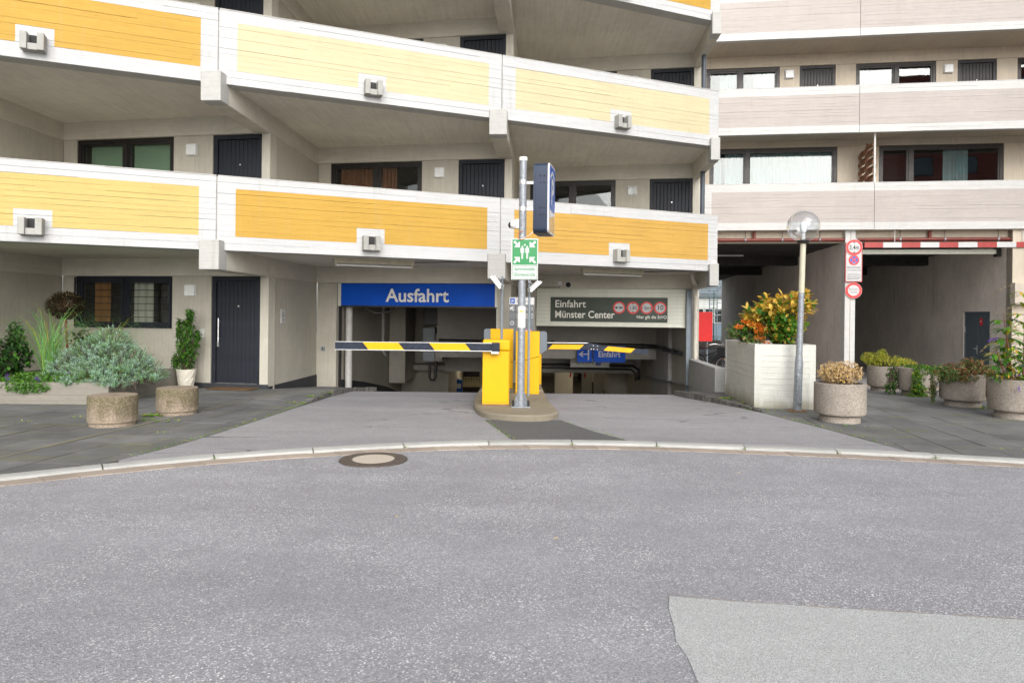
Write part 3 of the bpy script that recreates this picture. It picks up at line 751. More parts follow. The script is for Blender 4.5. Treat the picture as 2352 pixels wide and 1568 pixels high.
def door(parent, fr, s0, s1, z0, z1, mat, n=10, fw=0.085, handle=False):
    mb = MB(); a0, a1 = 0.03, 0.14
    mb.box(s0, s0 + fw, a0, a1, z0, z1, fr); mb.box(s1 - fw, s1, a0, a1, z0, z1, fr); mb.box(s0 + fw, s1 - fw, a0, a1, z1 - fw, z1, fr)
    mb.box(s0 + fw, s1 - fw, 0.10, 0.12, z0, z1 - fw, fr)
    d = mb.build('door', mat, parent)
    w = (s1 - s0 - 2 * fw) / n; h = z1 - fw - z0 - .03; key = (round(w, 4), round(h, 3), mat)
    if key not in PLANK:
        p = MB(); e = 0.007; x = w * 0.5 - 0.0015
        # chamfered board: front face between two bevels
        pts = [(-x, 0.03), (-x, e), (-x + e, 0), (x - e, 0), (x, e), (x, 0.03)]
        for (a, b) in zip(pts, pts[1:]): p.quad((a[0], a[1], 0), (b[0], b[1], 0), (b[0], b[1], h), (a[0], a[1], h))
        p.quad(*[(a, b, h) for a, b in pts]); p.quad(*[(a, b, 0) for a, b in pts][::-1])
        PLANK[key] = meshdata(p, 'plank', mat)
    for k in range(n): inst(PLANK[key], 'plank', d, fr.p(s0 + fw + (k + .5) * w, 0.068, z0 + .02), fr.ang)
    sc = 0.5 * (s0 + s1); MB().disc(sc + .02, z0 + 1.52, 0.016, 0.058, 0.075, fr, n=12).build('peephole', 'aluminium', d)
    if handle:
        m = MB(); hx = s0 + fw + .075
        m.tube([fr.p(hx, 0.0, z0 + .82), fr.p(hx, 0.0, z0 + 1.28)], 0.014, 8)
        for z in (.88, 1.22): m.tube([fr.p(hx, 0.0, z0 + z), fr.p(hx, 0.068, z0 + z)], 0.008, 6)
        m.build('handle', 'aluminium', d, smooth='auto')
        MB().box(hx - .06, hx - .02, 0.052, 0.068, z0 + .72, z0 + .84, fr).build('lock_plate', 'aluminium', d)
        MB().box(s0 + fw, s1 - fw, 0.03, 0.10, z0 - .015, z0 + .012, fr).build('threshold', 'aluminium', d)
    return d

content = {(0, 1): [('blind', .09, .46, 'blind_green'), ('blind', .54, .93, 'blind_green')],
           (1, 1): [('curtain', .08, .47, 'curtain_rust'), ('curtain', .53, .70, 'curtain_rust')],
           (0, 0): [('curtain', .13, .30, 'curtain_orange'), ('curtain', .55, .75, 'gallery_soffit')],
           (2, 1): [], (-1, 1): [('curtain', .1, .9, 'curtain_white')]}
W0, W1_, D0, D1 = 0.30, 2.50, 3.35, 4.41
lamps = []
LAMP_L = {(0, 0): 'square white wall lamp beside the barred ground-floor window', (0, 1): 'square white wall lamp right of the pale green blinds',
          (1, 1): 'square white wall lamp beside the rust-curtained first-floor window', (2, 1): 'square clear-fronted wall lamp right of the window behind the parking light box',
          (1, 2): 'square white wall lamp above the pale yellow middle parapet', (0, 2): 'square white wall lamp cut by the top of the picture', (2, 2): 'square white wall lamp left of the topmost door by the blue steel post'}
for i in (-1, 0, 1, 2):
    fr = Fr(Sp(i), Cp(i) - Sp(i))
    for f in (0, 1, 2):
        zl = 2.19 + ST * f; zs = 2.55 + ST * f; zf = (0.2 + 2.55 + ST * (f - 1)) if f else -0.35
        garage = f == 0 and i in (1, 2)
        mb = MB()
        if garage:
            mb.box(0, 0.48, 0, 0.25, -1.2, zl, fr); MB().box(4.28, LW - .01, 0, 0.25, -1.2, zl, fr).build('wall', 'raw_wall', house)
        else:
            for a, b in ((0, W0), (W1_, D0), (D1, LW - .01)): mb.box(a, b, 0, 0.25, zf, zl, fr)
            wb0 = zl - 1.04
            mb.box(W0, W1_, 0.012, 0.25, zf, wb0, fr)
            mb.box(D0, D1, 0.14, 0.25, zf, zl, fr)
            mb.box(W0, W1_, -0.012, 0.05, wb0 - .02, wb0, fr)
        mb.build('wall', 'raw_wall', house)
        lb2 = MB().box(0, LW - .01, -0.0, 0.25, zl + .004, zs, fr)
        lb2.box(-0.02, LW - .01, -0.03, 0.0, zl + .006, zs, fr)
        lb2.build('lintel', 'raw_beam', house)
        if not garage:
            ct = content.get((i, f), [('curtain', .1, .9, 'curtain_rust')] if f == 2 else [])
            window(house, fr, W0, W1_, zl - 1.04, zl, [0.5], 'frame_dark' if f else 'anthracite', ct, bars=(f == 0))
            door(house, fr, D0, D1, zl - 2.10, zl, 'anthracite', handle=(f == 0))
            if (i, f) in LAMP_L:
                m = MB(); ls = 2.92; lz = zl - .28
                r = thing('wall_lamp', LAMP_L[(i, f)], 'wall lamp', fr.p(ls, 0, lz), 'square wall lamps on the stepped block')
                MB().box(ls - .12, ls + .12, -0.03, 0.0, lz - .12, lz + .12, fr).build('base', 'lamp_white', r, bevel=0.006)
                MB().box(ls - .11, ls + .11, -0.085, -0.03, lz - .11, lz + .11, fr).build('cover', 'tube_white' if (i, f) != (2, 1) else 'acrylic', r, bevel=0.02, seg=3)
        if f == 0 and i in (-1, 0):
            MB().box(-.0, LW, -0.02, 0.0, -0.3, 0.10, fr).build('plinth', 'plinth', house)
    # cross wall, its beam and the bracket that carries the parapet
    cf = Fr(Cp(i), OD)
    for f in (0, 1, 2):
        zl = 2.19 + ST * f; zs = 2.55 + ST * f; zf = (0.2 + 2.55 + ST * (f - 1)) if f else -1.2
        MB().box(0.0, 2.72, 0.02, 0.175, zf, zl, cf).build('cross_wall', 'raw_wall', house)
        wd = 0.33 if i < 2 else 0.19
        mb = MB(); mb.box(-1.98, 2.70, 0.0, wd, zl, zs + .02, cf)
        b = mb.build('beam', 'raw_beam', house, bevel=0.012)
        br = MB(); br.box(-2.02, -1.72, -0.005, wd + .005, zl - .003, zl + .49, cf)
        br.build('bracket', 'white_weathered', b, bevel=0.014)
    if i in (0,):
        MB().box(0, 2.72, -0.012, 0.02, -0.45, 0.06, cf).build('plinth', 'plinth', house)
# slabs and parapets
for f in (0, 1, 2):
    zs = 2.55 + ST * f
    c2 = Cp(2); q1 = c2 - OD * 1.88; q2 = c2 + OD * 3.6
    mb = MB(); mb.prism([PF.p(-11, .10, 0)[:2], PF.p(9.9, .10, 0)[:2], (q1.x - .02, q1.y), (q2.x - .02, q2.y), (q2.x - .02, 24), PF.p(-11, 9.5, 0)[:2]], zs, zs + .2); mb.build('floor_slab', 'soffit', house)
COLR = {(-2, 0): 'yellow_deep', (-1, 0): 'yellow_mid', (0, 0): 'yellow_deep', (1, 0): 'yellow_orange', (-2, 1): 'yellow_pale', (-1, 1): 'yellow_deep', (0, 1): 'yellow_pale', (1, 1): 'yellow_pale',
        (-2, 2): 'yellow_pale', (-1, 2): 'yellow_pale', (0, 2): 'yellow_mid', (1, 2): 'yellow_deep'}
for f in (0, 1, 2):
    zb = 2.52 + ST * f
    rows = rowlist(zb, [(.235, 2), (.80, 9), (.20, 2)]); ya, yb = zb + .235, zb + 1.035
    for k in (-2, -1, 0, 1):
        a, b = 5.05 * k, 5.05 * (k + 1)
        if k == 1: b = 10.25
        yl, yr = a + .29, (b - .27)
        sc = {(-1): -2.56, 0: 2.55, 1: 7.72, -2: -7.6}[k]
        wr = rows[2 + 2][1]
        def zones(z, a=a, b=b):
            if ya < z < yb:
                if z < wr: return [(a, yl, 0), (yl, sc - .25, 1), (sc - .25, sc + .25, 0), (sc + .25, yr, 1), (yr, b, 0)]
                return [(a, yl, 0), (yl, yr, 1), (yr, b, 0)]
            return [(a, b, 0)]
        mb = MB(); boards(mb, PF, a + .012, b - .012, rows, zones)
        mb.box(a, b - .002, 0.030, 0.15, zb + .004, zb + 1.232, PF, mi=2)
        mb.box(a + .005, b - .006, 0.06, 0.30, zb - .0, zb + .06, PF, mi=2)
        # coping with a worn top edge
        mb.box(a + .01, b - .01, -0.003, 0.155, zb + 1.233, zb + 1.247, PF, mi=2)
        p = mb.build('parapet', ['white_paint', COLR[(k, f)], 'white_weathered'], house)
        sp = MB(); z = zb + .10
        sp.box(sc - .155, sc - .065, -0.18, 0.0, z, z + .26, PF); sp.box(sc + .065, sc + .155, -0.18, 0.0, z, z + .26, PF)
        sp.box(sc - .065, sc + .065, -0.15, 0.0, z + .0, z + .10, PF)
        so = sp.build('scupper', 'scupper_concrete', p, bevel=0.008)
        MB().box(sc - .064, sc + .064, -0.012, -0.004, z + .10, z + .26, PF).build('drain_hole', 'rubber', so)
# steel posts on the end of the galleries
for f in (1, 2):
    x, y = Cp(2) + OD * -0.75 + Vector((-0.10, 0))
    zt = 2.55 + ST * f
    m = MB(); m.tube([(x, y, zt - ST + .2), (x, y, zt)], 0.055, 14); m.tube([(x, y, zt - .05), (x, y, zt - .01)], 0.065, 14)
    m.build('steel_post', 'post_dark', house, smooth='auto')

# ------------------------------------------------------------------ garage interior (part of the block)
m = MB(); m.box(-4.25, -4.02, 15.95, 26, -3.2, 2.6); m.build('garage_wall', 'garage_wall', house)
m = MB(); m.box(4.50, 4.75, 17.35, 46, -3.2, 2.6); m.build('garage_wall', 'garage_wall', house)
m = MB(); m.box(-4.02, -2.30, 25, 25.2, -3.2, 2.2); m.box(-2.5, -2.3, 25.2, 32, -3.2, 2.2); m.build('garage_wall', 'garage_wall', house)
m = MB(); m.box(-4.25, 4.75, 46, 46.2, -3.2, 2.6); m.build('garage_wall', 'garage_beam', house)
m = MB(); m.box(-4.25, -4.0, 25.2, 46, -3.2, 2.6); m.build('garage_wall', 'garage_wall', house)
m = MB(); m.box(-4.3, .15, 16.05, 46.3, 2.42, 2.54); m.build('garage_ceiling', 'garage_beam', house)
m = MB(); m.box(.15, 4.75, 18.0, 46.3, 2.42, 2.54); m.build('garage_ceiling', 'garage_beam', house)
m = MB(); m.box(-2.27, 4.5, 20.8, 21.3, 0.19, 2.42); m.build('garage_beam', 'garage_beam', house)
m = MB(); m.box(-2.3, 4.5, 21.3, 23.7, 0.19, 0.42); m.box(-2.3, 4.5, 23.7, 24.1, -0.48, 0.42); m.build('garage_beam', 'garage_beam', house)
m = MB(); m.box(-4.0, 4.5, 24.1, 46, -0.48, -0.30); m.build('garage_ceiling', 'garage_beam', house)
m = MB(); m.box(-4.02, 4.5, 25.2, 25.4, 0.0, 2.42); m.build('garage_wall', 'garage_beam', house)
m = MB(); m.box(-3.98, -3.46, 22.2, 24.4, -0.75, 2.42); m.build('duct_casing', 'garage_wall', house)
# skirting that steps down with the ramp
m = MB(); P = [(16.0, -.05), (18.5, -.35), (22, -.85), (25, -1.4)]
for (a, za), (b, zb) in zip(P, P[1:]): m.quad((-4.012, a, -2.6), (-4.012, b, -2.6), (-4.012, b, zb), (-4.012, a, za))
for (a, za), (b, zb) in zip([(17.4, -.55), (22, -1.3), (25, -1.9)], [(22, -1.3), (25, -1.9), (46, -2.3)]): m.quad((4.49, a, -3), (4.49, b, -3), (4.49, b, zb), (4.49, a, za))
m.build('skirting', 'plinth', house)
m = MB(); m.tube([(4.25, 27.0, -2.7), (4.25, 27.0, -0.48)], 0.55, 24); m.build('garage_column', 'garage_wall', house, smooth='auto')
m = MB(); m.box(1.95, 2.75, 30.5, 30.7, -2.6, -0.48); m.build('garage_wall', 'garage_wall', house)
m = MB(); m.box(5.0 - 1.0, 4.5, 33, 33.2, -2.6, -0.48); m.box(4.9 - 1.5, 3.9, 33, 33.2, -2.6, -0.48); m.build('garage_wall', 'garage_beam', house)
m = MB(); m.box(-3.9, -1.3, 33, 33.2, -2.0, -0.48); m.build('garage_wall', 'cream_wall', house)
m = MB(); m.box(-2.30, -1.55, 32.9, 32.96, -1.5, -0.85); w = m.build('window', 'room_dark', house)
m = MB()
for k in range(7): m.box(-2.32 + k * .13, -2.30 + k * .13, 32.80, 32.82, -1.75, -.8)
for k in range(4): m.box(-2.34, -1.5, 32.79, 32.80, -1.6 + k * .24, -1.58 + k * .24)
m.build('window_grille', 'pipe_black', w)
# lit tubes far down in the garage
for k, (x, y) in enumerate(((0.4, 27.5), (3.2, 29.5), (3.2, 37.0), (1.2, 40.0), (-1.5, 30.0))):
    r = thing('garage_tube_lamp', 'lit tube lamp under the ceiling deep inside the garage', 'tube lamp', (x, y, -.48), 'tube lamps deep inside the garage')
    MB().box(x - .6, x + .6, y - .05, y + .05, -.53, -.485).build('housing', 'cream_metal', r)
    MB().tube([(x - .58, y, -.56), (x + .58, y, -.56)], 0.02, 8).build('tube', 'tube_lit', r)
r = thing('garage_spot_lamp', 'small lit bulkhead lamp on the wall just inside the entry', 'lamp', (0.72, 19.6, 0.18))
MB().box(0.66, 0.78, 19.62, 19.68, .12, .24).build('bracket', 'pipe_black', r); MB().box(0.68, 0.80, 19.56, 19.62, .15, .22).build('bulb', 'lamp_spot', r, bevel=.01)
m = MB(); m.box(0.35, 0.66, 19.4, 19.9, -1.6, 2.42); m.build('garage_column', 'garage_wall', house)
# pipes
def pipe(name, label, pts, r, mat, n=12, collars=(), cat='pipe', group=None):
    root = thing(name, label, cat, pts[0], group)
    MB().tube(pts, r, n).build('run', mat, root, smooth='auto')
    for (p, q) in collars: MB().tube([p, q], r * 1.25, n).build('collar', mat, root, smooth='auto')
    return root
pipe('drain_pipe', 'black drain pipe running across the garage beam and along the right wall', [(-2.2, 20.62, .69), (0, 20.62, .67), (4.0, 20.62, .60), (4.25, 20.5, .60), (4.35, 20.2, .59), (4.35, 17.6, .55)], 0.065, 'pipe_black',
     collars=[((1.2, 20.62, .66), (1.28, 20.62, .66)), ((3.9, 20.62, .60), (3.98, 20.62, .60)), ((4.35, 19.5, .58), (4.35, 19.42, .58)), ((4.35, 18.4, .565), (4.35, 18.3, .565))])
pipe('cable_run', 'thicker dark conduit crossing the second garage beam', [(0.7, 23.6, -.20), (4.2, 23.6, -.22), (4.4, 23.6, -.35), (4.4, 23.6, -.7)], 0.05, 'pipe_black', cat='conduit', group='conduits on the second garage beam')
pipe('cable_run', 'thinner dark conduit below the thick one on the second garage beam', [(0.7, 23.62, -.31), (4.15, 23.62, -.34), (4.3, 23.62, -.5), (4.3, 23.62, -.72)], 0.03, 'pipe_black', cat='conduit', group='conduits on the second garage beam')
pipe('white_pipe', 'white vertical pipe just inside the exit opening', [(-3.90, 16.35, -.9), (-3.90, 16.35, 2.4)], 0.085, 'pipe_white')
pipe('wall_conduit', 'pale thin conduit running down the exit wall to a bend', [(-3.96, 21.0, 2.4), (-3.96, 21.0, .35), (-3.92, 21.2, .22)], 0.05, 'pipe_white', cat='conduit')
pipe('hanging_cable', 'loop of grey cable sagging below the exit ceiling', [(-3.85, 16.6, 2.0), (-3.6, 16.6, 1.62), (-3.3, 16.6, 1.50), (-2.95, 16.6, 1.55), (-2.6, 16.6, 2.0)], 0.018, 'pipe_black', n=6, cat='cable')
cb = thing('control_cabinet', 'grey control boxes stacked on the exit wall above a drain trap', 'cabinet', (-2.6, 22.6, 0))
MB().box(-2.92, -2.52, 22.4, 22.8, -.05, 1.05).build('lower_box', 'galvanised', cb, bevel=.01)
MB().box(-2.52, -2.28, 22.45, 22.8, -.05, .9).build('side_box', 'garage_wall', cb, bevel=.01)
MB().box(-2.90, -2.45, 22.5, 22.9, 1.15, 1.95).build('upper_box', 'pipe_black', cb, bevel=.01)
MB().box(-3.3, -2.2, 22.0, 22.9, 2.0, 2.15).build('tray', 'galvanised', cb)
MB().tube([(-2.5, 22.6, -.05), (-2.5, 22.6, -.55), (-2.55, 22.6, -.68), (-2.66, 22.6, -.68), (-2.70, 22.6, -.58), (-2.70, 22.6, -.1)], .045, 10).build('drain_trap', 'pipe_black', cb, smooth='auto')
bm_ = thing('ticket_machine', 'blue ticket machine standing deep inside the exit lane', 'machine', (-2.05, 29, -2.6))
MB().box(-2.55, -2.08, 28.8, 29.3, -2.6, -1.25).build('body', 'machine_blue', bm_, bevel=.06, seg=3)
MB().box(-2.50, -2.12, 28.79, 28.80, -1.62, -1.42).build('panel', 'sign_white', bm_)
# hanging signs inside the entry
hs_ = thing('hanging_sign', 'blue and white lane sign reading Einfahrt hung from the garage beam', 'sign', (2.0, 20.55, .35))
f2 = Fr((0, 20.50), (1, 0))
MB().box(1.97, 2.42, 0, .03, .11, .60, f2).build('arrow_panel', 'sign_blue', hs_); MB().box(2.46, 3.42, 0, .03, .11, .60, f2).build('name_panel', 'sign_blue', hs_)
MB().plate([(2.29, .17), (2.33, .17), (2.33, .56), (2.29, .56)], -.002, 0, f2).plate([(2.08, .33), (2.29, .33), (2.29, .36), (2.08, .36)], -.002, 0, f2).plate([(2.01, .345), (2.15, .44), (2.15, .40), (2.07, .345), (2.15, .29), (2.15, .25)], -.003, 0, f2).build('arrow', 'sign_white', hs_)
text('Einfahrt', f2, 2.60, .27, 0, .24, 'sign_white', hs_, bold=.02, maxw=.66)
hp = thing('ceiling_sign', 'pale board reading Einfahrt with parking symbol below the first garage beam', 'sign', (2.4, 21.9, -.1))
f3 = Fr((0, 22.0), (1, 0))
MB().box(1.9, 3.15, 0, .04, -.16, .16, f3).build('board', 'sign_cream', hp); text('Einfahrt', f3, 2.1, -.06, 0, .17, 'sign_black', hp)
MB().box(2.72, 2.88, -.004, 0, -.1, .08, f3).build('symbol', 'sign_p_blue', hp)
for k, x in enumerate((2.0, 2.55)):
    r = thing('height_stick', 'red and white hanging stick at the bottom of the ramp', 'marker', (x + .25, 26, -.5), 'hanging sticks at the bottom of the ramp')
    MB().tube([(x + .25, 26, -.48), (x + .25, 26, -.66)], .03, 8).build('upper_half', 'sign_white', r); MB().tube([(x + .25, 26, -.66), (x + .25, 26, -.85)], .03, 8).build('lower_half', 'sign_red', r)

# ------------------------------------------------------------------ gallery block on the right, with two passages under it
RF = Fr((5.0, 20.33), (0.9903, -0.1392)); RW = RF.at(0, 1.4)
gal = thing('gallery_building', 'pale beige gallery block raised over two dark vehicle passages', 'building', (9, 20, 0))
SE = 15.0
for k, (zb, js) in enumerate(((4.06, 5.41), (6.86, 4.98), (9.64, 4.98))):
    rows = rowlist(zb, [(.22, 2), (.90, 10), (.23, 2)])
    for (a, b, left) in ((-0.35, js, True), (js, js + 4.9, False), (js + 4.9, SE, False)):
        zn = (lambda z, a=a, b=b, left=left, zb=zb: [(a, .88, 0), (.88, b, 1)] if left and zb + .22 < z < zb + 1.12 else [(a, b, 1 if zb + .22 < z < zb + 1.12 else 0)])
        mb = MB(); boards(mb, RF, a + .008, b - .008, rows, zn, depth=0.005, gap=0.003)
        mb.box(a, b - .002, .03, .16, zb + .003, zb + 1.347, RF, mi=0); mb.box(a + .01, b - .01, -.003, .165, zb + 1.348, zb + 1.362, RF, mi=0)
        mb.build('parapet', ['gallery_white', 'gallery_beige'], gal)
    zs = {0: 4.10, 1: 6.99, 2: 9.67}[k]
    MB().box(-3.0 if k else -0.4, SE, .12, 22 if k == 0 else 8, zs, zs + .2, RF).build('floor_slab', 'gallery_soffit', gal)
def rwall(z0, zl, zs, opens):
    mb = MB(); cur = -3.0
    for (a, b, zo) in opens:
        mb.box(cur, a, 0, .25, z0, zl, RW)
        if zo > z0: mb.box(a, b, 0.01, .25, z0, zo, RW)
        cur = b
    mb.box(cur, SE, 0, .25, z0, zl, RW); mb.build('wall', 'gallery_wall', gal)
    MB().box(-3.0, SE, -.02, .25, zl + .005, zs, RW).build('lintel', 'gallery_wall', gal)
rwall(4.3, 6.79, 6.99, [(1.0, 4.83, 4.5), (6.03, 9.54, 4.5), (11.0, 14.0, 4.5)])
window(gal, RW, 1.0, 4.83, 4.5, 6.79, [.30], 'frame_brown', [('curtain', .03, .10, 'curtain_white'), ('curtain', .13, .28, 'curtain_white'), ('curtain', .32, .985, 'curtain_white')], fw=.09, room=1.6)
window(gal, RW, 6.03, 9.54, 4.5, 6.79, [.26], 'frame_brown', [('curtain', .54, .74, 'curtain_white')], fw=.09, room=1.6)
window(gal, RW, 11.0, 14.0, 4.5, 6.79, [.5], 'frame_brown', [('curtain', .1, .9, 'curtain_white')], fw=.09, room=1.6)
rwall(7.19, 9.32, 9.67, [(.88, 3.1, 8.15), (3.69, 4.75, 7.19), (5.34, 7.63, 8.15), (8.23, 9.32, 7.19), (9.88, 12.1, 8.15)])
window(gal, RW, .88, 3.1, 8.15, 9.32, [.47], 'frame_brown', [('curtain', .2, .47, 'curtain_white'), ('curtain', .66, .97, 'curtain_white')], fw=.08)
window(gal, RW, 5.34, 7.63, 8.15, 9.32, [.51], 'frame_brown', [('curtain', .05, .2, 'curtain_white')], fw=.08)
window(gal, RW, 9.88, 12.1, 8.15, 9.32, [.51], 'frame_brown', [], fw=.08)
door(gal, RW, 3.69, 4.75, 7.2, 9.32, 'door_brown'); door(gal, RW, 8.23, 9.32, 7.2, 9.32, 'door_brown')
for s, lab in ((3.38, 'square white wall lamp left of the gallery door beside curtained windows'), (7.96, 'square white wall lamp between the pink-reflecting gallery window and a door')):
    r = thing('wall_lamp', lab, 'wall lamp', RW.p(s, 0, 9.05), 'square wall lamps on the gallery')
    MB().box(s - .14, s + .14, -.03, 0, 8.92, 9.2, RW).build('base', 'lamp_white', r, bevel=.006); MB().box(s - .125, s + .125, -.09, -.03, 8.935, 9.185, RW).build('cover', 'tube_white', r, bevel=.02, seg=3)
# left end wall of the block behind the stepped building, passage walls, columns
MB().box(4.40, 4.97, 19.2, 21.6, -3, 12).build('side_wall', 'white_weathered', gal)
MB().box(-0.4, -0.1, 0.0, 22, -1.2, 4.1, RF).build('passage_wall', 'passage_wall', gal)
MB().box(4.70, 4.95, .46, 22, -1.2, 4.0, RF).build('passage_wall', 'passage_wall', gal)
col = MB().box(4.68, 4.82, .14, .45, -.6, 4.10, RF).box(4.835, 4.97, .15, .45, -.6, 4.10, RF).build('column', 'gallery_white', gal, bevel=.01)
MB().box(4.80, 4.85, .17, .44, -.6, 4.09, RF).build('column_seam', 'gallery_soffit', gal)
# the right-hand passage wall has an opening for a steel door
WR = RF.at(9.12, 3.0); WRF = Fr(WR.o, -WR.n)     # face seen from inside the passage
m = MB(); m.box(-19, .24, 0, .3, -1.2, 4.05, WRF); m.box(1.76, 2.85, 0, .3, -1.2, 4.05, WRF); m.box(.24, 1.76, 0, .3, 1.76, 4.05, WRF); m.box(.24, 1.76, .12, .3, -1.2, 1.76, WRF)
m.build('passage_wall', 'passage_wall', gal)
m = MB(); m.box(9.12, SE, .12, .42, -.6, 4.09, RF); m.build('pier', 'gallery_wall', gal)
m = MB(); m.box(9.06, 9.5, -.12, .118, 1.95, 2.55, RF); m.build('pier_bracket', 'gallery_soffit', gal, bevel=.01)
m = MB(); m.box(.24, 1.76, .03, .12, 1.68, 1.76, WRF); m.box(.24, .30, .03, .12, -.5, 1.68, WRF); m.box(1.70, 1.76, .03, .12, -.5, 1.68, WRF)
dr = m.build('door', 'steel_door', gal)
for a, b in ((.305, 1.0), (1.01, 1.695)): MB().box(a, b, .05, .09, -.45, 1.675, WRF).build('leaf', 'steel_door', dr, bevel=.006)
m = MB(); m.tube([WRF.p(.96, .045, .62), WRF.p(.96, .0, .62), WRF.p(.84, .0, .62)], .012, 8); m.box(.93, .99, .042, .05, .45, .72, WRF); m.build('handle', 'aluminium', dr)
m = MB(); m.box(1.10, 1.27, .044, .05, 1.34, 1.55, WRF); ds = m.build('fire_sign', 'sign_red', dr); MB().plate([(1.14, 1.40), (1.22, 1.49), (1.14, 1.49)], .041, .044, WRF).build('symbol', 'sign_white', ds)
for s, z in ((.28, 1.2), (1.72, 1.2), (.28, .2), (1.72, .2)): MB().box(s - .015, s + .015, .02, .05, z - .09, z + .09, WRF).build('hinge', 'aluminium', dr)
m = MB(); m.box(-.1, 4.70, .35, .55, 3.72, 4.09, RF); m.box(4.95, 9.12, .35, .55, 3.72, 4.09, RF); m.build('passage_lintel', 'gallery_wall', gal)
for (a, b) in ((-.09, 4.69), (4.96, 9.11)):
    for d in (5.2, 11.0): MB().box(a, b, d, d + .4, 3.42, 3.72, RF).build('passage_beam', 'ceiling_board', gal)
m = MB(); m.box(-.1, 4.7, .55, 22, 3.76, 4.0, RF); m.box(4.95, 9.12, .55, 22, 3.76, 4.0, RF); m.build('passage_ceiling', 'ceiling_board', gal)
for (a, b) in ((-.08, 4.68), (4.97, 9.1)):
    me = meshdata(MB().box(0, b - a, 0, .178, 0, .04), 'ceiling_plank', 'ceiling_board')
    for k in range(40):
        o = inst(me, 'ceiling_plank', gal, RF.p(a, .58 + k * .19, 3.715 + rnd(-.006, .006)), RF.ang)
m = MB(); m.box(1.6, 2.6, 4.2, 4.26, 3.66, 3.71, RF); m.build('ceiling_strip', 'lamp_white', gal)
# sprinkler pipe with hangers, red-white height bar on chains, light channel
sp = thing('sprinkler_pipe', 'dark red sprinkler pipe with hangers below the lowest gallery parapet', 'pipe', RF.p(.5, .22, 3.82))
MB().tube([RF.p(-.05, .24, 3.80), RF.p(SE, .24, 3.80)], .052, 12).build('run', 'pipe_red', sp, smooth='auto')
for s in (1.05, 1.9, 2.95, 4.0, 5.0, 6.2, 7.4, 8.8):
    MB().tube([RF.p(s, .24, 3.84), RF.p(s, .24, 4.10)], .008, 6).build('hanger', 'pipe_black', sp)
    MB().tube([RF.p(s - .02, .24, 3.80), RF.p(s + .02, .24, 3.80)], .06, 12).build('clamp', 'galvanised', sp)
for s in (2.15, 7.0): MB().tube([RF.p(s, .24, 3.78), RF.p(s, .24, 4.05)], .045, 10).build('riser', 'pipe_red', sp)
m = MB(); s = 5.0
while s < 13: m.tube([RF.p(s, .24, 3.80), RF.p(s + .012, .24, 3.80)], .058, 10); s += .045
m.build('ribbed_sleeve', 'pipe_red', sp)
hb = thing('height_bar', 'red and white striped height bar hung on chains across the passage', 'height bar', RF.p(5.2, .1, 3.62))
s = 5.18; k = 0
while s < 13:
    MB().box(s, s + .497, .06, .12, 3.55, 3.70, RF).build('stripe', 'bar_red' if k % 2 == 0 else 'sign_white', hb); s += .5; k += 1
for s in (6.0, 9.35):
    ch = MB()
    for j in range(9):
        z = 3.70 + j * .042; c = Vector(RF.p(s, .09, z + .02)); a = Vector((RF.r.x, RF.r.y, 0)) if j % 2 else Vector((RF.n.x, RF.n.y, 0))
        ring = [tuple(c + a * (.012 * math.cos(w)) + Vector((0, 0, .026 * math.sin(w)))) for w in [2 * math.pi * q / 10 for q in range(11)]]
        ch.tube(ring, .005, 5, caps=False)
    ch.build('chain', 'lamp_white', hb)
    MB().box(s - .1, s + .1, .05, .13, 4.06, 4.09, RF).build('anchor', 'rust', hb)
lc = thing('light_channel', 'pale grey-green cable channel under the dark passage ceiling', 'channel', RF.p(5.3, .75, 3.5))
MB().box(5.05, 9.0, .70, .82, 3.42, 3.55, RF).build('channel', 'shutter_slat', lc); MB().box(9.0, 9.1, .66, .86, 3.34, 3.60, RF).build('end_box', 'pipe_black', lc)
# traffic signs on the column
ts_ = thing('no_stopping_board', 'tall white sign board with 3,4 m disc and towing warning on the white column', 'sign', RF.p(4.9, .05, 2.58))
bs0, bs1 = 4.66, 5.13
MB().box(bs0, bs1, .08, .13, 2.56, 3.70, RF).build('border', 'bar_red', ts_); MB().box(bs0 + .025, bs1 - .025, .074, .08, 2.585, 3.69, RF).build('panel', 'sign_white', ts_)
def roundsign(parent, s, z, r, d, inner=.72, rim=True):
    if rim: MB().disc(s, z, r * 1.03, d, d + .012, RF).build('rim', 'sign_white', parent)
    MB().disc(s, z, r, d - .004, d, RF).build('ring', 'sign_red', parent); return MB().disc(s, z, r * inner, d - .007, d - .004, RF).build('face', 'sign_white', parent)
cs = .5 * (bs0 + bs1)
roundsign(ts_, cs, 3.555, .225, .055)
text('3,4m', RF, cs, 3.49, .047, .19, 'sign_black', ts_, align='CENTER', bold=.012, maxw=.26)
for q in (1, -1): MB().plate([(cs - .04, 3.555 + q * .158), (cs + .04, 3.555 + q * .158), (cs, 3.555 + q * .12)], .043, .047, RF).build('arrow', 'sign_black', ts_)
MB().disc(cs, 3.19, .145, .066, .074, RF).build('ring', 'sign_red', ts_); MB().disc(cs, 3.19, .108, .062, .066, RF).build('face', 'sign_p_blue', ts_)
for q in (1, -1):
    c, sn = math.cos(RA(45 * q)), math.sin(RA(45 * q)); L, w = .112, .015
    MB().plate([(cs + c * a - sn * b, 3.19 + sn * a + c * b) for a, b in ((-L, -w), (L, -w), (L, w), (-L, w))], .057 + (.001 * q), .062, RF).build('cross_bar', 'sign_red', ts_)
MB().plate([(cs - .04, 3.095), (cs + .04, 3.095), (cs + .04, 3.108), (cs - .04, 3.108)], .055, .057, RF).build('double_arrow', 'sign_white', ts_)
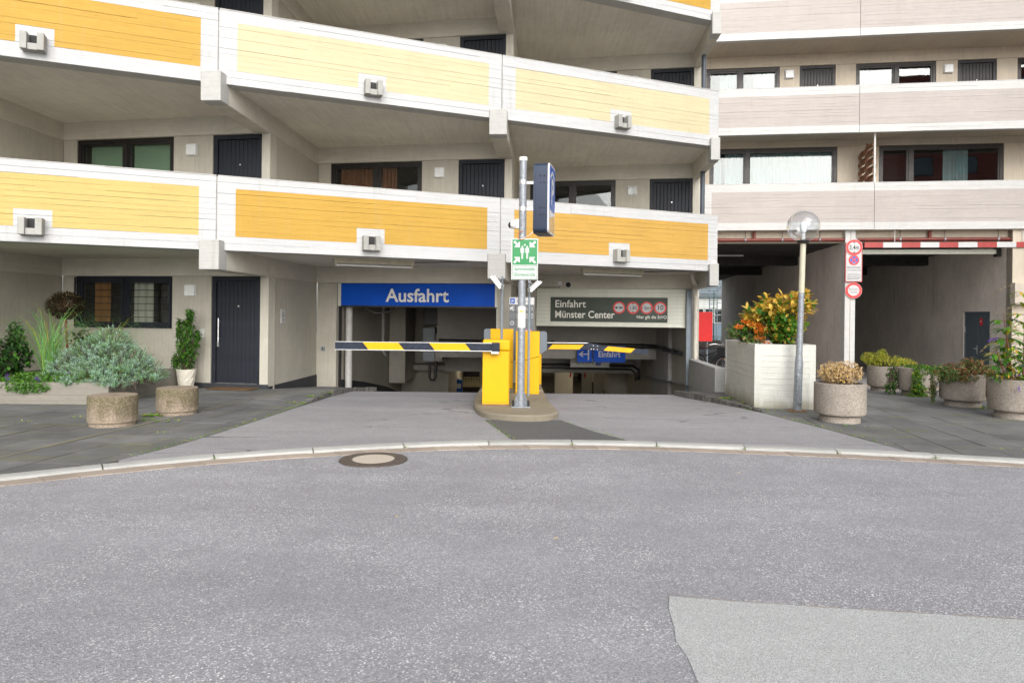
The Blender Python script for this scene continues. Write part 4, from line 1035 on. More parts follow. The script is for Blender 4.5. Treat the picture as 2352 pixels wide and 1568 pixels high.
for tx, z, h, w in (('PRIVATSTRASSE', 2.955, .062, .36), ('AUF DER GESAMTEN STRECKE', 2.885, .045, .38), ('PARKENDE FAHRZEUGE', 2.765, .043, .33), ('WERDEN KOSTENPFLICHTIG', 2.703, .043, .38), ('ABGESCHLEPPT', 2.635, .058, .36)):
    text(tx, RF, cs, z, .074, h, 'sign_black', ts_, align='CENTER', bold=.012 if h > .05 else .006, maxw=w)
dv = thing('no_entry_disc', 'round red-ringed sign reading Durchfahrt verboten below the board', 'sign', RF.p(cs, .08, 2.3)); roundsign(dv, cs + .01, 2.315, .225, .10, inner=.70)
text('Durchfahrt', RF, cs + .01, 2.33, .093, .062, 'sign_black', dv, align='CENTER', maxw=.25); text('verboten', RF, cs + .01, 2.25, .093, .062, 'sign_black', dv, align='CENTER', maxw=.2)
# wooden balcony screen
sc_ = thing('wooden_screen', 'brown slatted wooden screen between two gallery balconies', 'screen', RF.p(5.45, .2, 4.3)); SF = Fr(RF.at(5.45, 1.35).o, -RF.n)
for s in (.02, .55, 1.10): MB().box(s, s + .05, .0, .05, 4.3, 6.55 + s * .28, SF).build('post', 'wood', sc_)
for k in range(13):
    z = 5.0 + k * .125
    for j, (a, b) in enumerate(((0, .56), (.54, 1.14))):
        MB().box(a, b, -.03 if (k + j) % 2 else .05, -.004 if (k + j) % 2 else .076, z, z + .105, SF).build('slat', 'wood', sc_)
MB().tube([SF.p(1.16, .02, 4.3), SF.p(1.16, .02, 6.95)], .03, 8).build('edge_pole', 'lamp_white', sc_)

# ------------------------------------------------------------------ roller shutters with lettering
fr1 = Fr(Sp(1), Cp(1) - Sp(1)); fr2 = Fr(Sp(2), Cp(2) - Sp(2))
ex = thing('exit_shutter', 'blue panel with large Ausfahrt lettering over the exit opening', 'shutter', fr1.p(2.4, .1, 1.7))
MB().box(.56, 4.20, .08, .13, 1.68, 2.185, fr1).build('panel', 'sign_blue', ex)
for a, b in ((.485, .555), (4.205, 4.275)): MB().box(a, b, .05, .15, 1.66, 2.185, fr1).build('guide', 'shutter_slat', ex, bevel=.006)
for a, b in ((.485, .53), (4.23, 4.275)): MB().box(a, b, .12, .19, -.9, 1.66, fr1).build('rail', 'pipe_black' if a < 1 else 'shutter_slat', ex)
MB().box(.49, 4.27, .075, .14, 1.645, 1.675, fr1).build('bottom_bar', 'pipe_black', ex)
text('Ausfahrt', fr1, 2.39, 1.775, .08, .42, 'sign_cream', ex, align='CENTER', bold=.018, maxw=1.50)
en = thing('entry_shutter', 'pale slatted roller shutter half lowered over the entry opening', 'shutter', fr2.p(2.4, .1, 1.25))
me = meshdata(MB().box(0, 3.78, 0, .02, 0, .092), 'slat', 'shutter_slat')
for k in range(10):
    z = 1.25 + k * .0945
    inst(me, 'slat', en, fr2.p(.49, .10, z), fr2.ang)
MB().box(.49, 4.27, .125, .13, 1.24, 2.185, fr2).build('backing', 'plinth', en)
MB().box(.485, 4.275, .085, .135, 1.222, 1.30, fr2).build('bottom_bar', 'shutter_slat', en, bevel=.006)
MB().box(4.28, 4.42, -.06, .02, -1.3, 2.18, fr2).build('guide_post', 'pipe_blue', en, bevel=.01)
es = thing('entry_sign', 'dark grey-green sign reading Einfahrt with four round limit signs on the shutter', 'sign', fr2.p(2.4, .09, 1.35)); q0, q1, z0, z1 = .86, 3.83, 1.345, 1.975
MB().box(q0, q1, .078, .084, z0, z1, fr2).build('panel', 'sign_dark', es)
text('Einfahrt', fr2, .97, 1.715, .078, .26, 'sign_cream', es, bold=.014, maxw=.79); text('Münster Center', fr2, .97, 1.445, .078, .26, 'sign_cream', es, bold=.016, maxw=1.53)
text('Hier gilt die StVO', fr2, 3.06, 1.445, .078, .115, 'sign_cream', es, bold=.012, maxw=.74)
for k, (s, t_) in enumerate(((2.62, None), (2.97, '1,85'), (3.31, '2m'), (3.645, '10'))):
    zc = 1.715; MB().disc(s, zc, .155, .073, .078, fr2).build('ring', 'sign_red', es); MB().disc(s, zc, .116, .070, .073, fr2).build('face', 'sign_white', es)
    if t_: text(t_, fr2, s, zc - .045, .070, .13 if t_ != '10' else .17, 'sign_black', es, align='CENTER', bold=.012, maxw={'1,85': .17, '2m': .13, '10': .135}[t_])
    else:
        m = MB(); m.plate([(s - .10, zc - .015), (s - .10, zc + .012), (s - .085, zc + .03), (s - .06, zc + .03), (s - .05, zc + .005), (s - .025, zc + .005), (s - .025, zc - .015)], .067, .070, fr2)
        m.plate([(s - .01, zc - .012), (s + .09, zc - .012), (s + .09, zc + .018), (s - .01, zc + .018)], .067, .070, fr2)
        for cx in (-.065, .04): m.disc(s + cx, zc - .02, .014, .066, .070, fr2, n=12)
        m.build('lorry_symbol', 'sign_black', es)
    if t_ == '1,85':
        for q in (1, -1): MB().plate([(s - .03, zc + q * .113), (s + .03, zc + q * .113), (s, zc + q * .08)], .067, .070, fr2).build('arrow', 'sign_black', es)
    if t_ == '2m':
        for q in (1, -1): MB().plate([(s + q * .113, zc - .03), (s + q * .113, zc + .03), (s + q * .08, zc)], .067, .070, fr2).build('arrow', 'sign_black', es)
# tube lamps under the slab
for a, b, lab in ((2.04, 3.60, 'cream tube lamp under the slab over the exit lane'), (7.38, 8.95, 'cream tube lamp under the slab over the entry lane')):
    r = thing('tube_lamp', lab, 'tube lamp', PF.p(a, 1.0, 2.5), 'tube lamps under the garage canopy')
    MB().box(a, b, .95, 1.10, 2.455, 2.549, PF).build('housing', 'cream_metal', r, bevel=.008); MB().tube([PF.p(a + .03, 1.0, 2.42), PF.p(b - .03, 1.0, 2.42)], .018, 10).build('tube', 'tube_white', r, smooth='auto')
    for s in (a + .02, b - .05): MB().box(s, s + .03, .98, 1.03, 2.395, 2.456, PF).build('socket', 'cream_metal', r)
    MB().tube([PF.p(b, 1.02, 2.52), PF.p(b + .8, .6, 2.535), PF.p(b + 1.05, .3, 2.535)], .01, 6).build('cable', 'pipe_black', r)
dc = thing('dome_camera', 'small dark-eyed dome camera above the entry shutter', 'camera', fr2.p(1.33, -.03, 2.28))
MB().disc(1.33, 2.285, .10, -.09, -.03, fr2).build('ring', 'lamp_white', dc, bevel=.02); m = MB(); m.lathe((0, 0, 0), [(.068 * math.cos(a), .06 * math.sin(a)) for a in [RA(0), RA(25), RA(50), RA(75), RA(90)]], 20)
for i, (x, y, z) in enumerate(m.v): m.v[i] = fr2.p(1.33 + x, -.09 - z, 2.285 + y)
m.build('eye', 'rubber', dc, smooth=True); MB().box(1.06, 1.16, -.08, -.03, 2.27, 2.37, fr2).build('junction_box', 'tube_white', dc)
MB().tube([fr2.p(1.11, -.05, 2.27), fr2.p(1.11, -.05, 2.22), fr2.p(.0, -.05, 2.22)], .008, 6).build('conduit', 'pipe_black', dc)
dp = thing('downpipe', 'cream downpipe with a double bend on the right garage pier', 'pipe', (4.55, 16.8, -.5))
MB().tube([(4.22, 16.0, 2.54), (4.22, 16.0, 2.40), (4.27, 16.1, 2.32), (4.42, 16.3, 2.29), (4.50, 16.45, 2.27), (4.46, 16.7, 2.17), (4.50, 16.8, 2.02), (4.53, 16.85, 1.8), (4.53, 16.85, -.35), (4.57, 16.8, -.5)], .055, 12).build('run', 'pipe_cream', dp, smooth='auto')
for z in (1.5, .3): MB().tube([(4.53, 16.85, z), (4.53, 16.85, z + .05)], .064, 12).build('collar', 'pipe_cream', dp, smooth='auto')
lw = thing('low_wall', 'low white concrete wall beside the ramp below the right pier', 'wall', (4.25, 13.9, 0))
LF = Fr((4.13, 13.85), (.075, .997)); m = MB(); boards(m, Fr(LF.at(0, -.0).o, (.075, .997)), 0, .01, [], lambda z: [])
m.box(0, 2.9, -.20, 0, -.9, .47, LF); m.build('wall', 'white_weathered', lw, bevel=.012)

# ------------------------------------------------------------------ island with barriers, terminals and pole
IS = catmull([(-.58, 13.6), (-.60, 12.2), (-.60, 11.0), (-.53, 10.3), (-.38, 9.75), (-.1, 9.50), (.2, 9.42), (.5, 9.50), (.66, 9.75), (.69, 10.0), (.66, 10.5), (.61, 11.2), (.60, 12.2), (.60, 13.6)], 5)
isl = thing('traffic_island', 'raised concrete island with rounded mossy nose between the two lanes', 'island', (0, 11, 0))
zi = lambda x, y: z_drive(x, y) - .25
m = MB(); n = len(IS); top = .118
ins = lambda p, w: (p[0] * (1 - w / .62), p[1] if p[1] > 13 else p[1] + (w if p[1] < 10.2 else 0))
R0 = [(x, y, z_drive(x, y) - .2) for x, y in IS]; R1 = [(x, y, top - .025) for x, y in IS]; R2 = [(*ins(p, .025), top) for p in IS]
m.v = R0 + R1 + R2
for i in range(n - 1):
    for r in (0, 1): m.f.append((r * n + i, r * n + i + 1, (r + 1) * n + i + 1, (r + 1) * n + i)); m.m.append(0)
m.f.append(tuple(2 * n + i for i in range(n))); m.m.append(0); m.f.append((0, n, 2 * n, 3 * n - 1, 2 * n - 1, n - 1)); m.m.append(0)
m.build('kerb_body', 'island_concrete', isl, smooth='auto')
m = MB(); m.box(-.55, .57, 12.3, 13.55, .0, .155); m.build('rear_step', 'island_concrete', isl, bevel=.02)
def barrier(label, x0, x1, y, z0, h, arm, group):
    r = thing('barrier', label, 'barrier', (.5 * (x0 + x1), y, z0), group)
    MB().box(x0, x1, y, y + .34, z0, z0 + h * .83).build('cabinet', 'barrier_yellow', r, bevel=.008)
    MB().box(x0 - .002, x1 + .01, y - .012, y + .35, z0 + h * .835, z0 + h).build('hood', 'barrier_yellow', r, bevel=.03, seg=4)
    MB().box(x0 + .02, x1 - .02, y - .0015, y, z0 + .045, z0 + .048).build('door_seam', 'rubber', r)
    MB().box(x1 - .012, x1 - .009, y - .0015, y, z0 + .045, z0 + h * .80).build('door_seam', 'rubber', r)
    MB().box(x0 - .004, x1 + .004, y - .004, y + .344, z0, z0 + .022).build('base_frame', 'rust', r)
    return r
b1 = barrier('yellow barrier cabinet with straight striped arm lowered across the exit lane', -.44, -.03, 10.40, .118, 1.0, None, 'parking barriers')
ay = 10.30; az0, az1 = .955, 1.065; xs_ = [-2.64]; L = .56
m = MB()
seg = [(-2.66, -2.20, 0), (-2.20, -1.665, 1), (-1.665, -1.20, 0), (-1.20, -.66, 1), (-.66, -.2, 0)]
for a, b, c in seg:
    sl = .045
    pts = [(a - (sl if a > -2.6 else 0), az1), (b - (sl if b < -.3 else 0), az1), (b + (sl if b < -.3 else 0), az0), (a + (sl if a > -2.6 else 0), az0)]
    m2 = MB(); m2.plate(pts, ay - .02, ay + .02); m2.build('arm_stripe', 'arm_yellow' if c else 'arm_black', b1)
MB().box(-2.66, -.30, ay - .022, ay + .022, az1, az1 + .008).build('arm_edge', 'aluminium', b1); MB().box(-2.66, -.30, ay - .022, ay + .022, az0 - .010, az0).build('arm_edge', 'aluminium', b1)
MB().box(-.30, -.18, ay - .035, ay + .10, az0 - .005, az1 + .012).build('arm_clamp', 'arm_black', b1, bevel=.004); MB().box(-.31, -.19, ay - .02, ay + .05, az0 - .05, az0 - .008).build('clamp_base', 'aluminium', b1, bevel=.008)
b2 = barrier('yellow barrier cabinet behind a ticket terminal with folding striped arm over the entry lane', .17, .58, 13.15, .155, .90, None, 'parking barriers')
ay = 13.08; z0 = .855; z1 = .945; kx = 1.52
for (a, b, c) in ((.50, .74, 0), (.74, 1.34, 1), (1.34, kx, 0)):
    MB().plate([(a + (.045 if a > .6 else 0), z1), (b + (.045 if b < 1.4 else 0), z1), (b - (.045 if b < 1.4 else 0), z0), (a - (.045 if a > .6 else 0), z0)], ay - .02, ay + .02).build('arm_stripe', 'arm_yellow' if c else 'arm_black', b2)
dz = lambda x: -(x - kx) * .075
for (a, b, c) in ((kx, 1.80, 0), (1.80, 2.32, 1), (2.32, 2.62, 0)):
    e0 = .045 if a > 1.7 else 0; e1 = .045 if b < 2.5 else 0
    MB().plate([(a + e0, z1 + dz(a + e0)), (b + e1, z1 + dz(b + e1)), (b - e1, z0 + dz(b - e1)), (a - e0, z0 + dz(a - e0))], ay - .018, ay + .018).build('arm_stripe', 'arm_yellow' if c else 'arm_black', b2)
MB().plate([(kx - .08, z1 + .035), (kx + .18, z1 + .005), (kx + .18, z0 - .02), (kx - .08, z0 - .005)], ay - .03, ay - .02).build('knee_plate', 'arm_black', b2)
for (x, z) in ((.04, .93), (.12, .92), (0, .865), (.05, .86), (.12, .855)): MB().disc(kx + x, z, .008, ay - .034, ay - .03, n=8).build('bolt', 'aluminium', b2)
MB().tube([(.55, ay, z1 + .03), (kx - .05, ay, z1 + .03)], .008, 8).build('tie_rod', 'aluminium', b2)
def terminal(label, x0, x1, xg, y, z0, z1, seam):
    r = thing('ticket_terminal', label, 'terminal', (.5 * (x0 + x1), y, z0), 'ticket terminals on the island')
    sgn = 1 if xg > x1 else -1; near = x1 if sgn > 0 else x0; far = x0 if sgn > 0 else x1
    za, zb = seam   # seam height at the far and near edges
    MB().plate([(far, z0), (near, z0), (near, zb - .004), (far, za - .004)], y, y + .30).build('lower_body', 'barrier_yellow', r, bevel=.006)
    MB().plate([(far, za + .004), (near, zb + .004), (near, z1), (far, z1)], y, y + .30).build('upper_body', 'barrier_yellow', r, bevel=.006)
    MB().plate([(far, za - .003), (near, zb - .003), (near, zb + .003), (far, za + .003)], y + .02, y + .28).build('seam', 'rubber', r)
    c = .03 * sgn; g = near
    MB().plate([(g + .002 * sgn, zb + .03), (xg - c, zb + .09), (xg, zb + .12), (xg, z1 - .04), (xg - c * .35, z1 - .012), (xg - c, z1), (g + .002 * sgn, z1)], y + .01, y + .30).build('reader_hood', 'machine_grey', r, bevel=.004)
    return r
terminal('yellow ticket terminal with grey reader hood facing the entry lane', .075, .49, .62, 11.95, .118, 1.215, (.66, .78))
t1 = terminal('yellow ticket terminal with grey reader hood facing the exit lane behind the barrier cabinet', -.39, .03, -.51, 12.45, .155, 1.24, (.63, .76))
# galvanised pole with all that hangs on it
px, py = .145, 10.30
pole = thing('sign_pole', 'galvanised steel pole on a bolted base plate at the island nose', 'pole', (px, py, .118))
MB().tube([(px, py, .13), (px, py, .9), (px, py, 2.2), (px, py, 3.82)], .056, 24).build('shaft', 'galvanised', pole, smooth='auto')
MB().tube([(px, py, 3.82), (px, py, 3.875)], .062, 24).build('cap', 'sign_cream', pole, smooth='auto')
MB().box(px - .145, px + .145, py - .14, py + .14, .118, .136).build('base_plate', 'galvanised', pole, bevel=.003)
m = MB()
for a in range(4):
    w = RA(45 + 90 * a) ; c, s_ = math.cos(w), math.sin(w)
    i = len(m.v)
    for (r_, z) in ((.05, .136), (.135, .136), (.135, .18), (.075, .33), (.05, .36)):
        m.v.append((px + c * r_, py + s_ * r_, z))
    m.f.append(tuple(range(i, i + 5))); m.m.append(0)
m.build('gusset', 'galvanised', pole).modifiers.new('solid', 'SOLIDIFY').thickness = .012
for (a, b) in ((-1, -1), (1, -1), (1, 1), (-1, 1)): MB().tube([(px + a * .115, py + b * .11, .137), (px + a * .115, py + b * .11, .20)], .016, 10).build('bolt', 'rubber', pole)
lp = thing('label_sleeve', 'pale curved inspection cover strapped round the pole', 'cover', (px, py - .06, 1.32))
m = MB(); 
for k in range(10):
    a0, a1 = RA(180 + 18 * k), RA(198 + 18 * k); R = .0595
    m.quad((px + R * math.cos(a0), py + R * math.sin(a0), 1.31), (px + R * math.cos(a1), py + R * math.sin(a1), 1.31), (px + R * math.cos(a1), py + R * math.sin(a1), 1.63), (px + R * math.cos(a0), py + R * math.sin(a0), 1.63))
m.build('shell', 'sign_cream', lp, smooth=True); MB().box(px - .03, px + .03, py - .064, py - .0595, 1.545, 1.565).build('sticker', 'arm_yellow', lp)
MB().disc(px, 1.60, .009, py - .066, py - .058).build('lock', 'rubber', lp); MB().plate([(px - .004, 1.335), (px + .004, 1.335), (px + .004, 1.365), (px - .004, 1.365)], py - .063, py - .058).build('mark', 'rubber', lp)
# assembly point sign
ap = thing('assembly_point_sign', 'green assembly point sign reading Sammelstelle Glockenstraße on the pole', 'sign', (.145, 10.2, 2.04))
AF = Fr((.18, py - .075), (.9985, -.055)); MB().box(-.20, .20, 0, .012, 2.03, 2.645, AF).build('plate', 'sign_white', ap)
MB().box(-.185, .187, -.003, 0, 2.252, 2.628, AF).build('green_field', 'sign_green', ap)
m = MB()
for (a, b) in (((-.185, 2.24), (.187, 2.235)), ((-.185, 2.048), (.187, 2.043))): m.plate([(a[0], a[1]), (b[0], a[1]), (b[0], b[1]), (a[0], b[1])], -.003, 0, AF)
for x in (-.185, .182): m.plate([(x, 2.048), (x + .005, 2.048), (x + .005, 2.235), (x, 2.235)], -.003, 0, AF)
m.build('frame_line', 'sign_green', ap)
for sx_, sz in ((-1, 1), (1, 1), (-1, -1), (1, -1)):
    tip = Vector((sx_ * .072, 2.44 + sz * .072)); d = Vector((-sx_, -sz)).normalized(); nn = Vector((-d.y, d.x)); w = .017
    T = lambda a, b: tuple(tip - d * a + nn * b)
    m = MB(); m.plate([T(.04, w), T(.125, w), T(.125, -w), T(.04, -w)], -.0065, -.003, AF)
    ax = Vector((sx_, 0)); az = Vector((0, sz)); t = tip
    m.plate([tuple(t), tuple(t + az * .085), tuple(t + az * .07 + ax * .026), tuple(t + ax * .03 + az * .03), tuple(t + ax * .07 + az * .026), tuple(t + ax * .085)], -.006, -.003, AF)
    m.build('arrow', 'sign_white', ap)
for x in (-.037, .037):
    m = MB(); c = 2.44
    m.plate([(x - .012, c - .10), (x - .002, c - .10), (x - .002, c - .015), (x + .002, c - .015), (x + .002, c - .10), (x + .012, c - .10), (x + .014, c + .0), (x + .019, c + .0), (x + .021, c - .012), (x + .028, c - .012), (x + .027, c + .055), (x + .019, c + .066), (x - .019, c + .066), (x - .027, c + .055), (x - .028, c - .012), (x - .021, c - .012), (x - .019, c), (x - .014, c)], -.006, -.003, AF)
    m.disc(x, c + .082, .013, -.006, -.003, AF, n=14); m.build('figure_symbol', 'sign_white', ap)
MB().disc(0, 2.548, .0135, -.006, -.003, AF, n=14).build('figure_symbol', 'sign_white', ap)
text('Sammelstelle', AF, 0, 2.166, 0, .072, 'sign_green', ap, align='CENTER', bold=.012, maxw=.305); text('Glockenstraße', AF, 0, 2.083, 0, .072, 'sign_green', ap, align='CENTER', bold=.012, maxw=.32)
# parking light box
lb_ = thing('parking_light_box', 'navy metal light box with blue parking face clamped to the pole', 'light box', (.42, 10.4, 2.74))
BX = Fr((.30, 10.30), (.980, -.20)); bw, bd, bz0, bz1 = .245, .60, 2.74, 3.80
def rrect(d0, d1, z0, z1, r=.07, n=5):
    P = []
    for (cx, cz, a) in ((d1 - r, z1 - r, 0), (d0 + r, z1 - r, 90), (d0 + r, z0 + r, 180), (d1 - r, z0 + r, 270)):
        for k in range(n + 1): w = RA(a + 90 * k / n); P.append((cx + r * math.cos(w), cz + r * math.sin(w)))
    return P
SFX = Fr(BX.at(bw, 0).o, BX.n)      # the parking face, seen from the right-hand lane
m = MB(); m.plate(rrect(0, bd, bz0, bz1), .03, bw - .035, SFX); m.build('housing', 'box_navy', lb_, smooth='auto')
m = MB(); m.plate(rrect(0, bd, bz0, bz1), 0, .028, SFX); m.build('white_rim', 'sign_white', lb_, smooth='auto')
m = MB(); m.plate(rrect(0, bd, bz0, bz1), bw - .033, bw, SFX); m.build('rear_rim', 'box_navy', lb_, smooth='auto')
m = MB(); m.plate(rrect(.03, bd - .03, bz0 + .36, bz1 - .03, r=.05), -.004, 0, SFX); m.build('blue_face', 'sign_p_blue', lb_)
m = MB(); m.plate(rrect(.03, bd - .03, bz0 + .03, bz0 + .355, r=.03), -.004, 0, SFX); m.build('lower_face', 'acrylic', lb_)
text('P', SFX, .30, 3.2, -.004, .55, 'sign_white', lb_, align='CENTER', bold=.03); m = MB(); m.plate([(.10, 3.62), (.30, 3.72), (.50, 3.62), (.50, 3.57), (.30, 3.67), (.10, 3.57)], -.006, -.004, SFX); m.build('roof_symbol', 'sign_white', lb_)
for s in (.11, .165):
    for z in (3.60, 3.50, 3.12, 3.02): MB().disc(s, z, .011, -.010, .0, BX, n=10).build('rivet', 'rubber', lb_)
for z in (3.42, 3.02): MB().box(-.13, .002, .01, .05, z + .06, z + .10, BX).build('bracket_arm', 'aluminium', lb_)
for z in (3.42, 3.02): MB().tube([(px, py, z + .045), (px, py, z + .11)], .061, 20).build('clamp', 'aluminium', lb_, smooth='auto')
pc = thing('pole_camera', 'white dome camera on the side of the pole', 'camera', (px - .12, py, 2.86))
MB().box(px - .12, px - .055, py - .05, py + .05, 2.80, 2.94).build('mount', 'lamp_white', pc, bevel=.008); m = MB(); m.lathe((0, 0, 0), [(.062, -.05), (.066, 0), (.060, .04), (.045, .055), (.0, .06)], 20)
for i, (x, y, z) in enumerate(m.v): m.v[i] = (px - .14 - z * .9, py - .01 + y, 2.86 + x)
m.build('body', 'lamp_white', pc, smooth=True); m = MB(); m.lathe((0, 0, 0), [(.048 * math.cos(a), .05 * math.sin(a)) for a in [RA(q) for q in (0, 30, 60, 90)]], 16)
for i, (x, y, z) in enumerate(m.v): m.v[i] = (px - .185 - z * .7, py - .02 + y, 2.85 + x)
m.build('dome', 'rubber', pc, smooth=True)
cab = thing('orange_cable', 'thin orange cable looping from the pole to the light box', 'cable', (px, py, 2.75))
MB().tube([(px, py - .057, 2.76), (px - .06, py - .09, 2.73), (px - .07, py - .09, 2.66), (px - .02, py - .09, 2.62), (px + .06, py - .06, 2.66), (px + .16, py - .02, 2.74)], .006, 6).build('wire', 'cable_orange', cab)
MB().tube([(px, py - .057, 2.70), (px - .03, py - .08, 2.67), (px - .02, py - .085, 2.63), (px + .08, py - .05, 2.68), (px + .16, py - .02, 2.75)], .005, 6).build('wire', 'lamp_white', cab)
for (x, y, zt, sg, lab) in ((-.165, 11.15, 2.115, -1, 'thin grey pole with a white scanner tilted towards the exit lane'), (.295, 11.75, 2.08, 1, 'thin grey pole with a white scanner tilted towards the entry lane')):
    r = thing('scanner_pole', lab, 'scanner', (x, y, .118), 'scanner poles on the island')
    MB().tube([(x, y, .118), (x, y, zt)], .02, 12).build('shaft', 'steel_grey', r, smooth='auto'); MB().tube([(x, y - .06, zt - .01), (x, y + .05, zt - .01)], .026, 12).build('joint', 'galvanised', r, smooth='auto')
    c = Vector((x + sg * .10, y - .05, zt - .09)); u = Vector((sg * -.62, 0, -.78)) if sg < 0 else Vector((-.72, 0, -.69)); u.normalize(); v = Vector((u.z, 0, -u.x)); yv = Vector((0, 1, 0))
    for (nm, hw, h0, h1, mt) in (('body', .125, -.028, .02, 'tube_white'), ('rear_shell', .10, .02, .055, 'lamp_white')):
        sgn = -sg; m = MB(); P = []
        for hh in (h0, h1):
            for (a, b) in ((-1, -1), (1, -1), (1, 1), (-1, 1)): P.append(tuple(c + u * (a * hw) + yv * (b * .10) + v * hh * (1 if v.z * 1 > 0 else -1)))
        m.v = P; m.f = [(0, 1, 2, 3), (4, 5, 6, 7), (0, 1, 5, 4), (1, 2, 6, 5), (2, 3, 7, 6), (3, 0, 4, 7)]; m.m = [0] * 6; m.build(nm, mt, r, bevel=.01)
    MB().tube([tuple(c), (x, y - .03, zt - .02)], .012, 8).build('arm', 'galvanised', r)
    MB().tube([tuple(c + Vector((0, -.02, -.05))), (x - sg * .01, y - .06, zt - .2), (x - sg * .03, y - .04, zt - .12)], .006, 6).build('cable', 'lamp_white', r)
# tariff board
tb = thing('tariff_board', 'grey tariff board headed Einfahrt with prices behind the terminals', 'sign', (.2, 14.2, 0)); TF = Fr((-.06, 14.2), (1, 0))
for s in (.06, .46): MB().tube([TF.p(s, .07, -.2), TF.p(s, .07, 1.86)], .025, 8).build('post', 'steel_grey', tb)
MB().box(0, .52, .01, .045, .55, 1.87, TF).build('backing', 'tariff_grey', tb); MB().box(.0, .52, .002, .01, 1.715, 1.865, TF).build('header', 'sign_white', tb)
MB().box(.02, .115, -.002, .002, 1.735, 1.845, TF).build('parking_symbol', 'sign_p_blue', tb); text('P', TF, .067, 1.745, -.002, .095, 'sign_white', tb, align='CENTER', bold=.02)
text('Einfahrt', TF, .155, 1.76, .002, .085, 'tariff_grey', tb, maxw=.25)
for z in (1.71, 1.56, 1.41, 1.26, 1.11): MB().box(0, .52, .006, .0095, z - .003, z + .003, TF).build('rule', 'rubber', tb)
MB().box(.125, .131, .006, .0095, .56, 1.71, TF).build('rule', 'rubber', tb)
for (tx, s, z, h, al) in (('1. Std', .15, 1.61, .05, 'LEFT'), ('2,00 €', .50, 1.61, .06, 'RIGHT'), ('je Std', .15, 1.49, .045, 'LEFT'), ('2,00 €', .50, 1.49, .06, 'RIGHT'), ('Tag', .15, 1.43, .045, 'LEFT'), ('20,00 €', .50, 1.43, .06, 'RIGHT')): text(tx, TF, s, z, .01, h, 'sign_white', tb, align=al)
m = MB(); m.plate([(.02, 1.60), (.085, 1.625), (.075, 1.68), (.012, 1.655)], .006, .01, TF); m.build('coin_symbol', 'sign_white', tb)
for (s, z, r_) in ((.095, 1.67, .012), (.08, 1.60, .015), (.105, 1.62, .009)): MB().disc(s, z, r_, .006, .01, TF, n=14).build('coin_symbol', 'sign_white', tb)
MB().disc(.062, 1.33, .04, .006, .01, TF).build('clock_symbol', 'sign_white', tb); MB().disc(.062, 1.33, .03, .004, .006, TF).build('clock_face', 'tariff_grey', tb)
for s in (.36, .44): MB().disc(s, 1.165, .034, .006, .01, TF).build('limit_symbol', 'sign_red', tb); MB().disc(s, 1.165, .024, .004, .006, TF).build('limit_face', 'sign_white', tb)
# small things on the walls by the door
cfr = Fr(Cp(0) + OD * 1.85, -OD)       # cross wall seen from the right
no = thing('office_plate', 'small white office plate with arrow on the cross wall right of the door', 'sign', cfr.p(0, .0, 1.5)); NO = Fr(Cp(0), OD); pl = lambda s: s
NF = Fr((C0 + OD * .95 + Vector((.002, 0))), -OD)
# frame facing +x : right direction is +y
NF = Fr((Cp(0).x + .055, Cp(0).y), (OD.x, OD.y)); 
m = MB(); 
def eastbox(y0, y1, z0, z1, d, e):
    a = Cp(0) + OD * y0; b = Cp(0) + OD * y1; nx = Vector((OD.y, -OD.x))
    return MB().prism([tuple(a + nx * d), tuple(a + nx * e), tuple(b + nx * e), tuple(b + nx * d)][::1], z0, z1)
eastbox(.62, .82, 1.28, 1.56, -.02, -.006).build('plate', 'sign_white', no); eastbox(.67, .77, 1.42, 1.435, -.006, -.004).build('line', 'sign_black', no)
EF = Fr((Cp(0).x + OD.x * .62 + .0, Cp(0).y + .62), (OD.x, OD.y))
def east_text(body, y, z, size, parent, w):
    E = Fr((Cp(0).x - .0035 + OD.x * y, Cp(0).y + OD.y * y), (OD.x, OD.y)); return text(body, E, 0, z, 0.0, size, 'sign_black', parent, align='CENTER', maxw=w)
east_text('Büro', .72, 1.46, .05, no, .08); m = MB(); a = Cp(0) + OD * .72
x = a.x - .0035; m.quad((x, a.y - .03, 1.33), (x, a.y + .03, 1.33), (x, a.y, 1.38)); m.build('arrow', 'sign_black', no)
ks = thing('key_switch', 'small grey key switch on the pier left of the exit', 'switch', fr1.p(.17, -.02, .62)); MB().box(.12, .21, -.04, 0, .62, .72, fr1).build('box', 'galvanised', ks, bevel=.006); MB().disc(.165, .67, .016, -.048, -.04, fr1, n=12).build('lock', 'rubber', ks)
fr0 = Fr(Sp(0), Cp(0) - Sp(0)); dbell = thing('door_bell', 'white bell panel on the wall left of the entrance door', 'bell', fr0.p(3.2, 0, 1.1))
MB().box(3.12, 3.22, -.03, 0, .98, 1.16, fr0).build('panel', 'lamp_white', dbell, bevel=.006); MB().disc(3.17, 1.04, .014, -.036, -.03, fr0, n=12).build('button', 'sign_black', dbell)
mat_ = thing('doormat', 'worn brown coir doormat in front of the anthracite door', 'doormat', (-5.3, 12.95, .03)); MB().prism([(-5.75, 12.86), (-4.9, 12.72), (-4.83, 13.08), (-5.70, 13.22)], .034, .052).build('mat', 'coir', mat_, bevel=.006)
